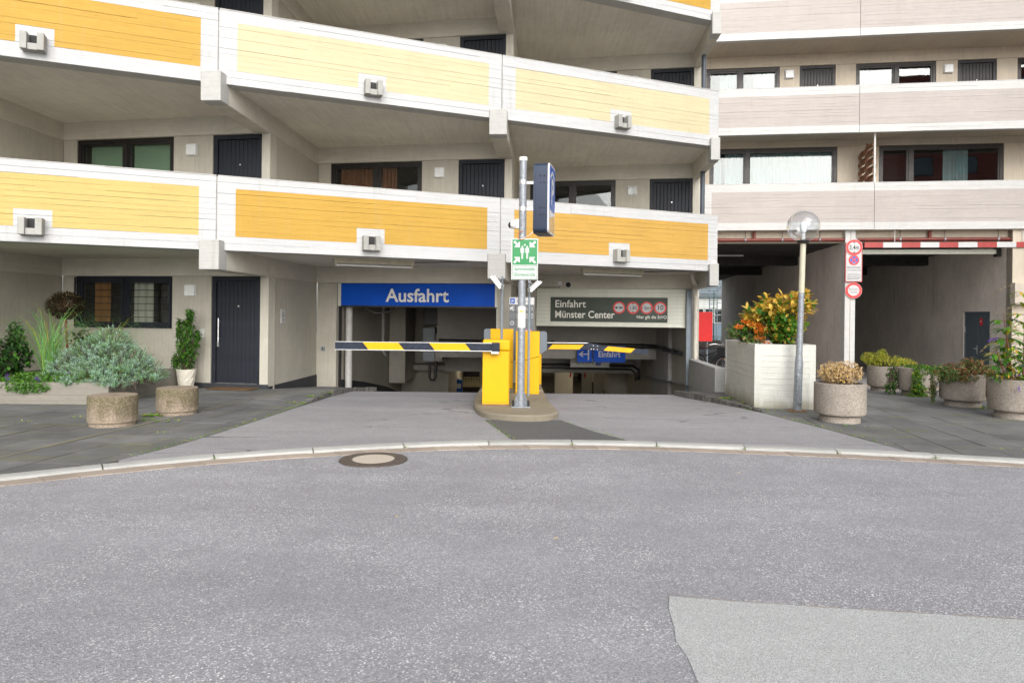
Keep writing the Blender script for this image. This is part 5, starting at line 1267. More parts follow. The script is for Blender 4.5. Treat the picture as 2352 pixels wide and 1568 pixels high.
# manhole
mh = thing('manhole_cover', 'round iron manhole cover with pale concrete infill in the road', 'manhole', (-1.40, 6.98, 0)); c = (-1.40, 6.98, 0)
MB().lathe(c, [(.345, -.02), (.345, .012), (.315, .014)], 48).build('ring', 'iron', mh, smooth='auto'); MB().lathe(c, [(.308, -.02), (.308, .011), (.0, .011)], 48).build('cover', 'iron', mh)
MB().lathe(c, [(.212, .0), (.212, .016), (.0, .017)], 48).build('infill', 'iron_fill', mh)
for k in range(16):
    w = 2 * math.pi * k / 16; q = MB(); p = Vector((c[0] + .262 * math.cos(w), c[1] + .262 * math.sin(w))); t = Vector((-math.sin(w), math.cos(w))); n_ = Vector((math.cos(w), math.sin(w)))
    q.prism([tuple(p + t * a + n_ * b) for a, b in ((-.022, -.012), (-.022, .012), (.022, .012), (.022, -.012))][::-1], .006, .0125); q.build('vent_slot', 'rubber', mh)
# lamp post with clear globe
gl = thing('globe_lamp', 'leaning grey lamp post with a large clear glass globe by the white planter', 'street lamp', (4.52, 10.78, .03)); bx, by = 4.52, 10.78; tx_, ty_ = 4.585, 10.78; zt = 2.70
P = lambda t: (bx + (tx_ - bx) * t, by, .03 + (zt - .03) * t)
MB().tube([P(0), P(.30)], .062, 20).tube([P(.30), P(.32)], .056, 20).build('base_sleeve', 'galvanised', gl, smooth='auto'); MB().tube([P(.30), P(.72), P(.995)], [.05, .045, .042], 20).build('shaft', 'galvanised', gl, smooth='auto')
MB().tube([P(.70), P(.99)], [.0455, .0435], 20).build('rust_stain', 'cream_metal', gl, smooth='auto')
MB().lathe((bx, by, .03), [(.15, 0), (.15, .012), (.0, .02)], 24).build('flange', 'rust', gl)
MB().box(bx - .035, bx + .045, by - .075, by - .055, .14, .62).build('service_hatch', 'galvanised', gl, bevel=.012); 
for z in (.19, .56): MB().disc(bx + .01, z, .014, by - .082, by - .075, n=12).build('hatch_screw', 'aluminium', gl)
for k in range(4): w = RA(45 + 90 * k); MB().tube([(bx + .11 * math.cos(w), by + .11 * math.sin(w), .045), (bx + .11 * math.cos(w), by + .11 * math.sin(w), .06)], .012, 8).build('bolt', 'rust', gl)
gc = (tx_, ty_, zt + .245); MB().lathe((tx_, ty_, zt), [(.045, -.03), (.09, -.01), (.10, .02), (.07, .035), (.0, .035)], 24).build('fitting', 'pipe_black', gl, smooth='auto')
R = .245; prof = [(R * math.cos(RA(a)), R * math.sin(RA(a))) for a in [-66 + 6 * k for k in range(27)]]
m = MB(); m.lathe(gc, prof, 48); m.f = [f for f in m.f if len(f) == 4]; m.m = [0] * len(m.f); m.build('globe', 'globe_glass', gl, smooth=True)
MB().tube([(tx_, ty_, zt + .03), (tx_, ty_, zt + .13)], .03, 14).build('bulb_holder', 'lamp_white', gl, smooth='auto'); m = MB(); m.lathe((tx_, ty_, zt + .13), [(.028, 0), (.05, .05), (.055, .12), (.045, .17), (.0, .20)], 18); m.build('bulb', 'tube_white', gl, smooth=True)

# ------------------------------------------------------------------ planters, pots, stumps
def stump(c, r, h, label):
    s = thing('concrete_stump', label, 'stump', c, 'concrete stumps on the left pavement')
    m = MB(); m.lathe(c, [(r * .93, 0), (r * .93, .035), (r * .92, .045), (r, .055), (r, .12), (r, h * .55), (r, h - .015), (r * .985, h), (r * .6, h + .003), (0, h + .003)], 44, jit=.0025); m.build('drum', 'stump', s, smooth='auto')
stump((-5.12, 8.78, .03), .287, .385, 'mossy concrete stump farther from the entrance door')
stump((-4.79, 9.80, .03), .277, .375, 'mossy concrete stump nearer the entrance door with weeds at its foot')
def soilcap(mb, pts, z, root, parent): mb.prism(pts, z - .05, z).build('soil', 'soil', parent)
bed = thing('raised_bed', 'low grey board-marked concrete planting bed in front of the barred window', 'planter', (-7.5, 11.5, .03))
def boardbox(pts, z0, z1, n, mat, parent, th=.09, name='side'):
    for (a, b) in zip(pts, pts[1:] + pts[:1]):
        a = Vector(a); b = Vector(b); fr = Fr(a, b - a); L = (b - a).length; m = MB()
        boards(m, fr, 0.0, L, rowlist(z0, [(z1 - z0, n)]), lambda z: [(-1, 99, 0)], thick=.03, gap=.002, depth=.004); m.box(.0, L, .028, th, z0 + .002, z1 - .002, fr); m.build(name, mat, parent)
boardbox([(-12.0, 10.5), (-7.9, 10.58), (-6.30, 10.68), (-6.37, 12.31), (-6.37, 13.38), (-12, 14.2)], -.02, .37, 4, 'planter_grey', bed)
MB().prism([(-11.9, 10.55), (-7.9, 10.65), (-6.38, 10.75), (-6.45, 13.3), (-11.9, 14.1)], .0, .32).build('soil', 'soil', bed)
wp = thing('white_planter', 'tall white board-marked concrete planter by the globe lamp', 'planter', (4.4, 12, .03))
boardbox([(3.96, 11.12), (4.90, 10.99), (5.15, 13.0), (4.13, 13.2)], -.05, 1.07, 12, 'planter_white', wp, th=.10)
MB().prism([(4.05, 11.2), (4.82, 11.08), (5.05, 12.93), (4.2, 13.1)], .5, 1.0).build('soil', 'soil', wp)
POT = [(.272, 0), (.272, .06), (.258, .075), (.262, .085), (.335, .118), (.344, .145), (.345, .30), (.345, .545), (.335, .555), (.295, .555), (.29, .53), (.285, .47), (.0, .47)]
def pot(c, label, sc=1.0):
    p = thing('concrete_pot', label, 'flower pot', c, 'round exposed-aggregate pots on the right pavement'); m = MB(); m.lathe(c, [(r * sc, z * sc) for r, z in POT], 48, jit=.0012); m.build('bowl', 'pot_concrete', p, smooth='auto')
    MB().lathe((c[0], c[1], c[2]), [(.284 * sc, .46 * sc), (.284 * sc, .5 * sc), (.0, .515 * sc)], 30).build('soil', 'soil', p); return p
PT = {'dry': (4.72, 9.80, .028), 'red': (7.75, 11.72, .028), 'ivy': (8.0, 13.45, .0), 'juniper': (8.2, 15.0, -.08), 'buddleia': (7.66, 10.35, .028)}
pot(PT['dry'], 'round concrete pot holding a dried straw-coloured box bush'); pot(PT['red'], 'round concrete pot overgrown with russet creeping cotoneaster'); pot(PT['ivy'], 'round concrete pot with bright ivy hanging down its front')
pot(PT['juniper'], 'round concrete pot with yellow-green juniper by the passage column'); pot(PT['buddleia'], 'round concrete pot holding a tall flowering buddleia', 1.06)

# ------------------------------------------------------------------ plants
U = Vector((0, 0, 1))
def rv(): 
    while True:
        v = Vector((rnd(-1, 1), rnd(-1, 1), rnd(-1, 1)))
        if .05 < v.length < 1: return v.normalized()
def ball(c, r):
    v = rv() * (random.random() ** (1 / 2.2)); return Vector((c[0] + v.x * r[0], c[1] + v.y * r[1], c[2] + v.z * r[2])), v
def plant(name, label, loc, cat='plant', group=None): return thing(name, label, cat, loc, group)
# silver lavender cushion
lav = plant('lavender_bush', 'broad silver-green lavender cushion spilling over the raised bed', (-6.75, 11.35, .32), 'bush')
m = MB(); st = MB(); fl = MB(); lc_ = Vector((-6.68, 11.25, .42))
clumps = [((-6.72, 11.30, .62), (.62, .50, .50)), ((-6.30, 11.2, .60), (.42, .42, .36)), ((-7.15, 11.15, .55), (.38, .40, .36)), ((-6.65, 11.0, .48), (.62, .36, .26)), ((-6.02, 11.3, .42), (.28, .36, .28)), ((-6.62, 11.3, .95), (.34, .34, .28)), ((-7.38, 11.0, .36), (.22, .26, .18)), ((-6.9, 10.78, .36), (.3, .18, .16)), ((-6.35, 10.8, .36), (.34, .2, .16))]
for (c, r) in clumps:
    for q in range(int(150 * (r[0] * r[2]) / .16) + 40):
        d = rv(); d.z = abs(d.z) * .9 - .18; d.y -= .15; d.normalize()
        k = rnd(.82, 1.05); p = Vector((c[0] + d.x * r[0] * k, c[1] + d.y * r[1] * k, c[2] + d.z * r[2] * k))
        ax = (d + U * .55 + rv() * .35).normalized(); L = rnd(.07, .12); base = p - ax * L
        st.tube([tuple(base - ax * .10), tuple(p)], .003, 3, caps=False)
        mi = 0 if random.random() < .55 else 1 if random.random() < .7 else 2
        for j in range(15):
            t = j / 14; o = ax.orthogonal(); o.rotate(Matrix.Rotation(j * 2.4 + q, 3, ax)); dd = (o * (1.0 - .35 * t) + ax * (.55 + .6 * t)).normalized()
            m.leaf(base + ax * (L * t), dd, ax, rnd(.04, .058), .0105, mi, .1)
        if random.random() < .07 and d.z > .1:
            e = p + ax * rnd(.05, .12); st.tube([tuple(p), tuple(e)], .0015, 3, caps=False)
            for j in range(5): fl.leaf(e + rv() * .006, rv() + ax, U, .02, .012, 0)
for q in range(220):
    c, r = random.choice(clumps); p, v = ball(c, [x * .8 for x in r]); b_ = Vector((lc_.x + (p.x - lc_.x) * .3, lc_.y + (p.y - lc_.y) * .3, .36)); st.tube([tuple(b_), tuple((b_ + p) * .5 + Vector((0, 0, .05))), tuple(p)], [.007, .004, .002], 4, caps=False)
for q in range(70):   # dead wood hanging at the edge
    x = rnd(-7.2, -5.9); p = Vector((x, 10.72 + rnd(0, .1), .40)); d = Vector((rnd(-.5, .5), -.35, rnd(-.9, .1))); st.tube([tuple(p), tuple(p + d * rnd(.06, .13)), tuple(p + d * rnd(.14, .2) + rv() * .04)], .003, 3, caps=False)
m.build('foliage', ['leaf_silver', 'leaf_silver_blue', 'leaf_sage'], lav, kind='stuff'); st.build('stems', 'bark', lav, kind='stuff'); fl.build('seed_heads', 'seedhead', lav, kind='stuff')
# grasses
def grass(label, c, n, H, spread):
    g = plant('grass_tuft', label, c, 'grass', 'arching grass tufts in the raised bed'); m = MB()
    for k in range(n):
        a = rnd(0, 2 * math.pi); out = Vector((math.cos(a), math.sin(a), 0)); L = H * rnd(.65, 1.15); p = Vector(c) + Vector((rnd(-.07, .07), rnd(-.07, .07), 0)); sw = spread * rnd(.3, 1.1); w = rnd(.0022, .0048); dr = rnd(1.25, 1.75); sd = out.cross(U); pts = []
        th0 = rnd(.04, .30); th1 = rnd(1.9, 3.0); q = p.copy(); pts.append(q.copy())
        for j in range(8):
            th = th0 + th1 * ((j + .5) / 8) ** 1.7; q = q + (out * math.sin(th) + U * math.cos(th)) * (L / 8); pts.append(q.copy())
        for j in range(8):
            w0 = w * (1 - (j / 8) ** 2); w1 = w * (1 - ((j + 1) / 8) ** 2) + .0008
            m.quad(pts[j] - sd * w0, pts[j] + sd * w0, pts[j + 1] + sd * w1, pts[j + 1] - sd * w1, mi=0 if k % 9 else 1)
    m.build('blades', ['leaf_blade', 'leaf_lime'], g, smooth=True)
grass('tall arching grass tuft beside the dried topiary ball', (-7.55, 11.15, .32), 150, 2.05, .66); grass('lower grass tuft behind the lavender cushion', (-7.0, 11.9, .32), 110, 1.75, .9)
# dried topiary ball
tp = plant('topiary_ball', 'dead brown topiary ball on a thin reddish stem by the barred window', (-7.95, 12.0, .32), 'topiary'); m = MB(); c = Vector((-7.98, 12.2, 1.58))
for k in range(8500):
    v = rv(); r = rnd(.6, 1.0); p = c + Vector((v.x * .30 * r, v.y * .30 * r, v.z * .235 * r)); m.leaf(p, (v + rv() * .6 - U * .25), U, rnd(.03, .06), .010, 0 if random.random() < .88 else 1)
m.build('crown', ['leaf_deadbrown', 'seedhead'], tp); s = MB(); s.tube([(-7.95, 12.2, .32), (-7.94, 12.2, .8), (-7.98, 12.2, 1.4)], [.024, .02, .018], 8)
for k in range(60): v = rv(); s.tube([tuple(c - U * .15), tuple(c + Vector((v.x * .25, v.y * .25, v.z * .2)))], .004, 3, caps=False)
s.build('stem', 'stem_rust', tp)
def shrub(name, label, base, blobs, n, L, W, mats, weights, stems=8, big=True, group=None, stemmat='bark', up=.4, cat='shrub', droop=.25, fwd=(.1, .8)):
    """twigs from a foot to many points in the blobs, leaves set along and at the twig ends"""
    pl = plant(name, label, base, cat, group); m = MB(); s = MB(); B = Vector(base)
    for k in range(n):
        c, r = random.choices(blobs, [b[1][0] * b[1][2] for b in blobs])[0]; p, v = ball(c, r)
        ax = (Vector((v.x, v.y, v.z)) * .8 + U * up + rv() * .5).normalized()
        for j in range(random.choice((3, 4, 5))):
            o = ax.orthogonal(); o.rotate(Matrix.Rotation(j * 2.4 + k, 3, ax)); d = (o + ax * rnd(*fwd)).normalized(); q = p - ax * (j * L * .22); mi = random.choices(range(len(mats)), weights(p, v))[0]
            (m.bigleaf(q, d, U + ax * .3, L * rnd(.7, 1.15), W * rnd(.8, 1.15), mi, droop) if big else m.leaf(q, d, U + ax * .3, L * rnd(.7, 1.2), W * rnd(.8, 1.2), mi))
        if k % max(1, n // (stems * 10)) == 0:
            mid = B.lerp(p, .5) + rv() * .04 + U * .05; s.tube([tuple(B + Vector((rnd(-.05, .05), rnd(-.05, .05), 0))), tuple(mid), tuple(p)], [.010, .006, .003], 5, caps=False)
    m.build('foliage', mats, pl, smooth=big, kind='stuff'); s.build('stems', stemmat, pl, kind='stuff'); return pl
shrub('leafy_shrub', 'dark green leafy shrub at the far end of the raised bed', (-8.25, 11.2, .32), [((-8.25, 11.2, .70), (.35, .35, .38)), ((-8.1, 11.15, 1.05), (.13, .13, .25)), ((-8.5, 11.3, .55), (.35, .3, .25))], 330, .10, .055, ['leaf_dark', 'leaf_green'], lambda p, v: (3, 1.2))
shrub('leafy_shrub', 'glossy dark shrub standing behind the tall grass tuft', (-7.62, 12.0, .32), [((-7.6, 12.1, .75), (.24, .24, .42))], 190, .09, .05, ['leaf_dark', 'leaf_green'], lambda p, v: (4, 1))
shrub('ground_cover', 'bright green ground cover trailing over the bed edge with violet flowers', (-7.45, 10.9, .32), [((-7.5, 10.9, .40), (.62, .34, .12)), ((-6.95, 10.95, .40), (.45, .32, .11)), ((-8.0, 10.9, .34), (.4, .25, .08)), ((-7.55, 10.62, .30), (.40, .10, .12))], 2000, .036, .028, ['leaf_bright', 'leaf_green', 'leaf_sage'], lambda p, v: (2, 2, 2.4 if p.y < 10.72 else .3), big=False, stems=4, cat='ground cover')
vf = plant('violet_flowers', 'small violet flowers over the ground cover in the raised bed', (-7.9, 10.8, .36), 'flowers'); m = MB()
for c in ((-7.84, 10.62, .47), (-7.83, 10.62, .41), (-7.38, 10.60, .44), (-7.34, 10.6, .42), (-7.0, 10.8, .50)):
    for k in range(26): m.leaf(Vector(c) + rv() * .02, rv(), U, .018, .014, 0)
    m.tube([(c[0], c[1] + .03, .3), c], .003, 4, mi=1)
m.build('petals', ['petal_violet', 'leaf_green'], vf, kind='stuff')
fp = thing('white_flower_pot', 'white faceted flower pot beside the entrance door', 'flower pot', (-6.18, 12.95, .03)); fc = (-6.18, 12.98, .03); m = MB(); n = 18
for j, (r, z) in enumerate(((.125, 0), (.135, .08), (.152, .16), (.16, .24), (.172, .31), (.182, .36), (.178, .372), (.165, .37), (.16, .33), (0, .33))):
    for q in range(n):
        w = 2 * math.pi * (q + .5 * (j % 2 if j < 6 else 0)) / n; rr = r + (.004 if (q + j) % 2 else -.003) * (1 if 0 < j < 5 else 0); m.v.append((fc[0] + rr * math.cos(w), fc[1] + rr * math.sin(w), fc[2] + z))
for j in range(9):
    for q in range(n): a = j * n + q; b = j * n + (q + 1) % n; m.f.append((a, b, b + n, a + n)); m.m.append(0)
m.build('bowl', 'pot_white', fp)
shrub('potted_ficus', 'slim green ficus growing in the white pot by the door', (-6.18, 12.98, .36), [((-6.18, 12.98, .72), (.20, .2, .36)), ((-6.17, 12.98, 1.12), (.14, .14, .30)), ((-6.12, 12.98, 1.42), (.09, .09, .18)), ((-6.33, 12.98, 1.15), (.05, .05, .25)), ((-5.98, 12.96, .98), (.07, .06, .20)), ((-6.38, 12.98, .55), (.08, .06, .2))], 560, .066, .030, ['leaf_green', 'leaf_dark', 'leaf_bright'], lambda p, v: (3, 1.2, 1.2), up=-.15, cat='potted plant', droop=.5)
# white planter: laurel and firethorn
zl_ = 1.0
shrub('laurel_shrub', 'yellowing laurel with large gold and green leaves in the white planter', (4.6, 11.8, zl_), [((4.62, 11.75, 1.62), (.42, .38, .34)), ((4.40, 11.85, 1.52), (.34, .36, .30)), ((4.62, 11.6, 1.30), (.30, .3, .28)), ((4.98, 11.7, 1.78), (.22, .22, .22)), ((4.92, 11.7, 1.42), (.2, .2, .16)), ((4.25, 11.95, 1.45), (.26, .3, .2))], 430, .13, .066, ['leaf_green', 'leaf_bright', 'leaf_yellow', 'leaf_gold'],
      lambda p, v: (.5, .5, 1.6, 1.7) if p.z > 1.58 or p.x > 4.85 or p.x < 4.25 else (2.4, 1.6, .5, .45), up=.7, droop=.06, fwd=(.5, 1.3))
shrub('firethorn_shrub', 'firethorn with clusters of orange berries in the white planter', (4.2, 12.2, zl_), [((4.02, 12.0, 1.28), (.26, .30, .20)), ((4.28, 11.9, 1.22), (.26, .28, .18)), ((3.86, 12.0, 1.22), (.14, .2, .10)), ((4.1, 11.7, 1.10), (.3, .26, .10))], 330, .042, .020, ['leaf_green', 'leaf_bright', 'leaf_dry', 'leaf_dark'], lambda p, v: (2, 1.6, .5 if p.z > 1.15 else 1.4, 1.2), big=False)
bo = plant('orange_berries', 'dense orange berry clusters on the firethorn', (4.1, 11.9, 1.3), 'berries'); m = MB()
for (c, r, k) in (((4.06, 11.85, 1.44), (.10, .1, .06), 26), ((4.20, 11.78, 1.38), (.16, .12, .06), 50), ((4.28, 11.72, 1.28), (.14, .1, .08), 40), ((3.93, 11.82, 1.34), (.09, .1, .05), 16), ((4.22, 11.66, 1.16), (.14, .08, .05), 12), ((4.3, 11.55, 1.08), (.08, .06, .03), 8)):
    for q in range(k * 4):
        p, v = ball(c, r); R = .0095
        vs_ = [p + Vector(d) * R for d in ((1, 0, 0), (0, 1, 0), (-1, 0, 0), (0, -1, 0), (0, 0, 1), (0, 0, -1))]; i = len(m.v); m.v += [tuple(x) for x in vs_]
        for f in ((0, 1, 4), (1, 2, 4), (2, 3, 4), (3, 0, 4), (1, 0, 5), (2, 1, 5), (3, 2, 5), (0, 3, 5)): m.f.append(tuple(i + x for x in f)); m.m.append(0)
m.build('berries', 'berry_orange', bo, smooth=True, kind='stuff')
x, y, z = PT['dry']; shrub('dried_box_bush', 'dried straw-coloured box bush in the nearest round pot', (x, y, z + .5), [((x - .08, y, z + .70), (.25, .25, .16)), ((x + .13, y, z + .72), (.18, .22, .16)), ((x, y, z + .66), (.30, .27, .14))], 1500, .024, .017, ['leaf_straw', 'leaf_dry', 'leaf_gold'], lambda p, v: (3, 1.5, .6), big=False, cat='bush')
x, y, z = PT['juniper']; jn = shrub('juniper_bush', 'spreading yellow-green juniper in the pot by the passage column', (x, y, z + .5), [((x, y, z + .66), (.48, .4, .14)), ((x + .36, y - .1, z + .62), (.30, .25, .13)), ((x - .3, y, z + .72), (.22, .2, .14)), ((x + .30, y - .3, z + .48), (.2, .12, .16)), ((x - .05, y, z + .80), (.12, .1, .14))], 1300, .046, .012, ['leaf_lime', 'leaf_bright', 'leaf_yellow'], lambda p, v: (3, 1, .8), big=False, cat='bush', up=.3)
x, y, z = PT['ivy']; shrub('ivy_plant', 'bright ivy creeping over the rim and down the front of its pot', (x, y, z + .5), [((x, y, z + .56), (.34, .3, .06)), ((x - .17, y - .32, z + .40), (.13, .09, .22)), ((x - .19, y - .34, z + .16), (.17, .11, .16)), ((x + .08, y - .32, z + .52), (.2, .12, .10)), ((x - .20, y - .36, z + .03), (.26, .16, .05))], 620, .036, .030, ['leaf_green', 'leaf_bright', 'leaf_lime'], lambda p, v: (2, 1.6, .8) if p.y < y - .2 else (2, .6, .2), big=False, cat='ivy', up=-.3)
shrub('ivy_trail', 'dark ivy trail hanging between the juniper pot and its neighbour', (x - .36, y + .2, z + .5), [((x - .40, y + .15, z + .38), (.14, .12, .20)), ((x - .52, y + .05, z + .14), (.12, .1, .14)), ((x - .38, y + .12, z + .2), (.06, .06, .2))], 260, .034, .026, ['leaf_green', 'leaf_dark', 'leaf_bright'], lambda p, v: (2, 1.5, .5), big=False, cat='ivy', up=-.4)
x, y, z = PT['red']; shrub('cotoneaster', 'russet and green cotoneaster mound spilling over its pot', (x, y, z + .5), [((x, y, z + .60), (.46, .38, .14)), ((x + .3, y - .1, z + .55), (.2, .25, .16)), ((x - .36, y - .1, z + .55), (.22, .25, .16)), ((x - .17, y - .30, z + .52), (.26, .14, .10)), ((x - .42, y + .14, z + .28), (.06, .07, .26)), ((x + .30, y - .28, z + .32), (.09, .1, .22)), ((x + .15, y, z + .74), (.2, .15, .1))], 1900, .036, .022, ['leaf_russet', 'leaf_sage', 'leaf_green', 'leaf_dry'], lambda p, v: (3, 1.4, 1.2, .5) if p.x > x - .3 else (1, 1.6, 2, .4), big=False, cat='bush')
m = MB()
# buddleia: tall stems with long leaves and drooping flower spikes
x, y, z = PT['buddleia']; bd_ = plant('buddleia', 'tall buddleia with long leaves and fading violet flower spikes in the end pot', (x, y, z + .5), 'shrub'); s = MB(); fl = MB()
def spike(p, d, L, fresh):
    for k in range(46):
        t = k / 46; q = p + d * (L * t) - U * (L * .35 * t * t); fl.leaf(q + rv() * .012 * (1 - t * .6), rv(), U, .016, .012, 0 if fresh else 1)
for (dx, dy, H, lean, tw) in ((.10, 0, 1.50, (.02, 0), 9), (-.08, -.05, .95, (-.22, -.1), 6), (.2, .05, .9, (.28, 0), 6), (-.02, .08, 1.1, (-.06, .1), 7), (.28, -.1, .7, (.3, -.1), 5), (-.18, -.08, .55, (-.3, -.15), 5)):
    b = Vector((x + dx, y + dy, z + .5)); P = [b + Vector((lean[0] * t, lean[1] * t, H * t)) for t in (0, .35, .7, 1)]; s.tube([tuple(p) for p in P], [.013, .010, .007, .004], 7)
    for k in range(tw):
        t = .12 + .88 * k / tw; p = P[0].lerp(P[3], t); a = k * 1.57 + rnd(-.3, .3)
        for q in (0, math.pi):
            d = Vector((math.cos(a + q), math.sin(a + q) * .8, rnd(.1, .5))); tl = rnd(.10, .24) * (1.1 - .4 * t); e = p + d * tl; s.tube([tuple(p), tuple(e)], [.005, .002], 4, caps=False)
            for j in range(7):
                tt = .2 + .8 * j / 6; dd = Vector((d.x, d.y, 0)).normalized() * .7 + Vector((-d.y, d.x, 0)) * (.9 if j % 2 else -.9) + U * rnd(-.3, .3); hi = t > .55 and H > 1.2
                m.bigleaf(p.lerp(e, tt), dd, U, rnd(.12, .19), rnd(.036, .052), random.choices((0, 1, 2, 3), (.3, 1, 2.2, .8) if hi else (2.2, 1.4, .5, .2))[0], .45)
            if random.random() < .45: spike(e, Vector((d.x, d.y, .1)).normalized(), rnd(.1, .2), random.random() < .25)
for (p, d, L, fr_) in (((x - .30, y - .3, z + .62), (-.2, -.2, -1), .16, False), ((x - .22, y - .34, z + .50), (0, -.2, -.6), .06, True), ((x + .12, y - .38, z + .5), (0, -.1, -1), .2, False), ((x + .18, y - .36, z + .47), (.3, -.2, -.3), .06, True), ((x - .15, y - .1, z + 2.0), (-1, 0, -.1), .3, False), ((x - .12, y - .1, z + 1.66), (-1, 0, .0), .3, False), ((x + .12, y, z + 2.0), (.1, 0, .6), .1, False), ((x - .55, y - .2, z + 1.12), (-.8, 0, -.4), .16, False)): spike(Vector(p), Vector(d).normalized(), L, fr_)
s.tube([(x - .05, y, z + 1.0), (x - .3, y - .12, z + 1.14), (x - .56, y - .2, z + 1.13)], [.006, .005, .003], 5)
for j in range(9): q = Vector((x - .15 - j * .045, y - .06 - j * .016, z + 1.08 + .06 * math.sin(j * .4))); m.bigleaf(q, Vector((-.4, -.2 if j % 2 else .4, rnd(-.2, .4))), U, .09, .04, random.choice((1, 2)), .5)
m.build('foliage', ['leaf_green', 'leaf_bright', 'leaf_lime', 'leaf_yellow'], bd_, smooth=True, kind='stuff'); s.build('stems', 'stem_rust', bd_, kind='stuff'); fl.build('flower_spikes', ['petal_violet', 'seedhead'], bd_, kind='stuff')
# weeds in joints: nobody could count them
m = MB()
def weed(x, y, zf, n, r, L):
    for k in range(n): a = rnd(0, 6.28); q = r * math.sqrt(random.random()); d = Vector((math.cos(a), math.sin(a), rnd(.3, 1.2))); px_, py_ = x + q * math.cos(a) * 1.5, y + q * math.sin(a); m.leaf(Vector((px_, py_, zf(px_, py_) + .002)), d, U, L * rnd(.6, 1.2), L * .7, random.choice((0, 0, 1)))
for (x, y, n, r, L) in ((-4.98, 9.52, 46, .10, .05), (-5.55, 9.2, 40, .10, .045), (-4.9, 9.15, 20, .09, .03), (-4.55, 9.05, 20, .12, .03), (-5.9, 9.3, 8, .08, .03), (-6.4, 8.9, 10, .1, .03), (-4.2, 8.2, 10, .1, .02), (-3.5, 11.1, 26, .12, .035), (-3.42, 11.9, 30, .10, .04), (-3.38, 12.5, 26, .06, .045), (-5.9, 7.6, 8, .1, .02), (-6.2, 10.4, 16, .12, .03)): weed(x, y, z_left, n, r, L)
for k in range(150):
    y = rnd(6.9, 11.2); weed(xat(DL, y) - .03, y, z_left, 2, .03, .018)
for k in range(150):
    y = rnd(7.7, 13.4); weed(xat(DR, y) + .04, y, z_right, 2, .04, .018)
for (x, y, n, r, L) in ((3.85, 12.3, 40, .10, .04), (3.98, 11.7, 30, .10, .035), (3.95, 10.95, 24, .14, .025), (4.25, 10.7, 26, .2, .022), (4.6, 9.2, 20, .18, .025), (5.0, 9.0, 16, .2, .02), (7.8, 11.3, 18, .1, .05), (8.15, 11.35, 16, .12, .045), (6.0, 7.5, 14, .15, .02), (5.6, 7.7, 12, .2, .018), (6.4, 9.3, 16, .35, .018), (7.0, 10.2, 16, .3, .018)): weed(x, y, z_right, n, r, L)
for t_ in [t0 + k * .985 for k in range(-6, 10)]:
    if random.random() < .7: p = pick(KF, t_); weed(p[0], p[1], lambda a, b: .012, 10, .025, .022)
for (a, b, n) in (((-.36, 9.5), (.02, 8.1), 60), ((.78, 9.4), (1.4, 8.06), 40)):
    for k in range(n): t = random.random(); weed(a[0] + (b[0] - a[0]) * t + rnd(-.03, .03), a[1] + (b[1] - a[1]) * t, lambda p, q: .028, 2, .03, .016)
wo_ = m.build('weeds', ['leaf_bright', 'leaf_lime'], kind='stuff'); wo_['label'] = 'small green weeds growing in pavement joints and along edges'; wo_['category'] = 'weeds'
for (x, y, a) in ((-.85, 5.05, .5), (.3, 4.6, 1.2), (2.2, 6.6, .3)):
    r = tag(MB().prism([(x, y), (x + .016, y - .008), (x + .028, y + .005), (x + .011, y + .013)], .002, .005).build('fallen_leaf', 'leaf_straw', root=(x, y, 0)), 'small pale fallen leaf lying on the asphalt', 'leaf', 'fallen leaves on the road')

